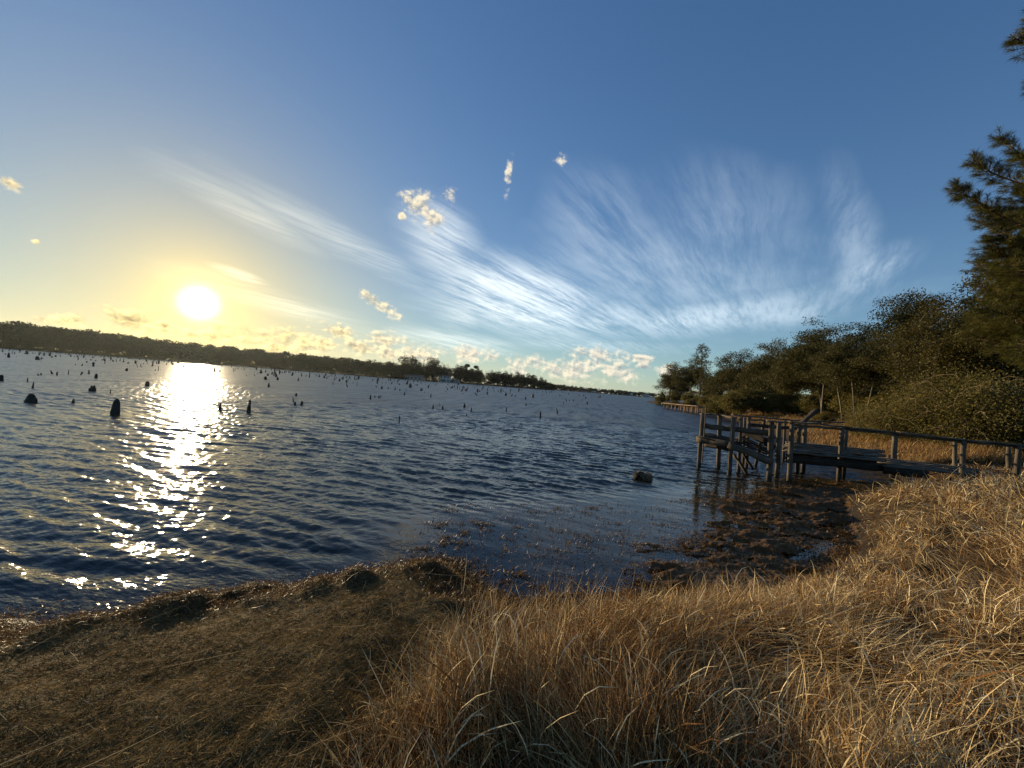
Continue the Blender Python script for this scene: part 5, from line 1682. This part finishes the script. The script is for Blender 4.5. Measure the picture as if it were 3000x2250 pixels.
def build_weed():
    """brown water weed: floating flecks in the bay, a thick mat by the pier and the wrack heaped along the edge"""
    M['weed'] = mat_straw('brown_water_weed', [(0.0, (0.032, 0.019, 0.006)), (0.5, (0.17, 0.088, 0.024)), (1.0, (0.44, 0.28, 0.095))], 0.25, 0.5, 0.2)
    rng = np.random.default_rng(29)
    mat_ = np.array([at_z(px * K, py * K)[:2] for px, py in ((1510, 1160), (1560, 1080), (1700, 1040), (1850, 1030), (1900, 1080), (1830, 1200), (1680, 1260), (1400, 1320), (1250, 1310), (1420, 1230))])
    fle = np.array([at_z(px * K, py * K)[:2] for px, py in ((840, 1235), (880, 1150), (950, 1095), (1130, 1082), (1330, 1085), (1440, 1075), (1560, 1060), (1850, 1030), (1850, 1200), (1500, 1290), (1150, 1330), (1000, 1270))])
    x, y, r = scatter(rng, 800000, 3.0, 16, -22, 50, 1.0)
    s = shore_dist(x, y)
    dm = poly_dist(x, y, mat_); df = poly_dist(x, y, fle)
    nz = fbm(x * 1.5, y * 3.2, 91, 4); nf = fbm(x * 4.0, y * 8.0, 92, 3)
    thick = sstep(-dm + (nz - .45) * 2.2, -.25, .6)
    fleck = sstep(-df, -.2, .4) * (.025 + .30 * sstep(nz, .46, .62) * sstep(nf, .42, .6))
    edge = sstep(s, -.35, -.02) * sstep(-s, -.12, .02) * .9
    p = np.maximum(np.maximum(thick * (.40 + .60 * sstep(nf, .36, .56)), fleck), edge * sstep(x, -1.6, -.4))
    k = (s < .1) & (rng.uniform(size=len(x)) < p)
    x, y, r, s, thick, nf = x[k], y[k], r[k], s[k], thick[k], nf[k]
    n = len(x)
    # slightly raised heaps inside the mat
    z = .004 + wave_z(x, y, s) + np.maximum(0, fbm(x * 2.4, y * 4.5, 93, 3) - .41) * .33 * thick + rng.uniform(0, .012, n)
    gzv = ground_z(x, y, s)
    z = np.maximum(z, gzv + .006)
    az = rng.normal(0, .8, n) + (rng.uniform(size=n) < .5) * math.pi
    tone = np.clip(rng.normal(.38, .2, n) + (rng.uniform(size=n) < .05) * .5, 0, 1)
    A = blades(np.stack([x, y, z], 1), az, rng.lognormal(math.log(.021), .45, n) * (1 + .08 * r), rng.lognormal(math.log(.0062), .4, n) * (1 + .07 * r), np.clip(rng.normal(1.12, .40, n), .1, 1.7), rng.normal(.2, .4, n), tone, rng, seg=2)
    # the matted crust under the loose flecks, with holes where the water shows
    aa = np.linspace(rad(2), rad(50), 620); rr_ = np.geomspace(3.6, 15, 420)
    Rg, Ag = np.meshgrid(rr_, aa, indexing='ij')
    gx, gy = (Rg * np.sin(Ag)).ravel(), (Rg * np.cos(Ag)).ravel()
    gs_ = shore_dist(gx, gy); gdm = poly_dist(gx, gy, mat_)
    gth = sstep(-gdm + (fbm(gx * 1.5, gy * 3.2, 91, 4) - .45) * 2.2, -.25, .6)
    hole = fbm(gx * 4.0, gy * 8.0, 92, 3)
    body = gth * sstep(hole + .25 * sstep(gs_, -1.0, -.2), .33, .43) + .35 * sstep(gs_, -.5, -.1) * gth
    zz = .003 + wave_z(gx, gy, gs_) + .02 * body + np.maximum(0, fbm(gx * 2.4, gy * 4.5, 93, 3) - .40) * .34 * gth + .030 * fbm(gx * 22, gy * 22, 94, 2) * body
    zz = np.maximum(zz, ground_z(gx, gy, gs_) + .004)
    ok = (body > .5) & (gs_ < .15)
    nA = len(aa)
    I_ = (np.arange(len(rr_) - 1)[:, None] * nA + np.arange(nA - 1)[None, :])
    qd = np.stack([I_, I_ + 1, I_ + nA + 1, I_ + nA], -1).reshape(-1, 4)
    qd = qd[ok[qd].all(axis=1)]
    gtone = np.clip(.10 + .42 * fbm(gx * 16, gy * 16, 95, 3), 0, 1)
    use = np.zeros(len(gx), bool); use[qd.ravel()] = True
    im = np.cumsum(use) - 1
    me = mesh_np('water_weed', np.concatenate([A[0], np.stack([gx, gy, zz], 1)[use]]), np.concatenate([A[1], im[qd] + len(A[0])]), 4, M['weed'], {'tone': np.concatenate([A[2], gtone[use]])})
    tag(link('water_weed', me), 'brown water weed floating in the bay and matted by the pier', 'water weed', None, 'stuff')
    # wrack heaped along the left beach
    x, y, r = scatter(rng, 260000, 2.4, 9, -62, -2, 1.0)
    s = shore_dist(x, y); gs = grass_side(x, y)
    k = (rng.uniform(size=len(x)) < np.exp(-((s - .22) / .28) ** 2) * (1 - sstep(gs, .2, .6)))
    x, y, r, s = x[k], y[k], r[k], s[k]; n = len(x)
    z = ground_z(x, y, s) + rng.uniform(0, .03, n)
    A = blades(np.stack([x, y, np.maximum(z, .005)], 1), rng.uniform(0, 6.28, n), rng.lognormal(math.log(.035), .45, n), rng.lognormal(math.log(.0040), .4, n), np.clip(rng.normal(1.2, .35, n), .2, 1.7), rng.normal(.3, .5, n), np.clip(rng.normal(.35, .2, n) + (rng.uniform(size=n) < .03) * .6, 0, 1), rng, seg=2)
    me = mesh_np('weed_wrack', A[0], A[1], 4, M['weed'], {'tone': A[2]})
    tag(link('weed_wrack', me), 'dark weed heaped in a low bank along the beach edge', 'water weed', None, 'stuff')

build_pier()
build_far_dock()
build_houses()
build_right_wood()
build_thicket()
build_big_pine()
build_far_shore()
build_stumps()
build_grass()
build_beach_straw()
build_weed()


def build_haze():
    """thin evening haze over the whole lake"""
    m, g, out = material('haze_air')
    v = g.node('ShaderNodeVolumePrincipled')
    v.inputs['Color'].default_value = col(0.80, 0.94, 0.95)
    v.inputs['Density'].default_value = HAZE
    v.inputs['Anisotropy'].default_value = 0.66
    g.t.links.new(v.outputs[0], out.inputs['Volume'])
    vv, q = box_np(-3050, 3050, -3050, 3050, -4.5, 42)
    tag(link('haze', mesh_np('haze', vv, q, 4, m)), 'thin pale evening haze over the lake', 'haze', None, 'stuff')


HAZE = 0.00003
build_haze()
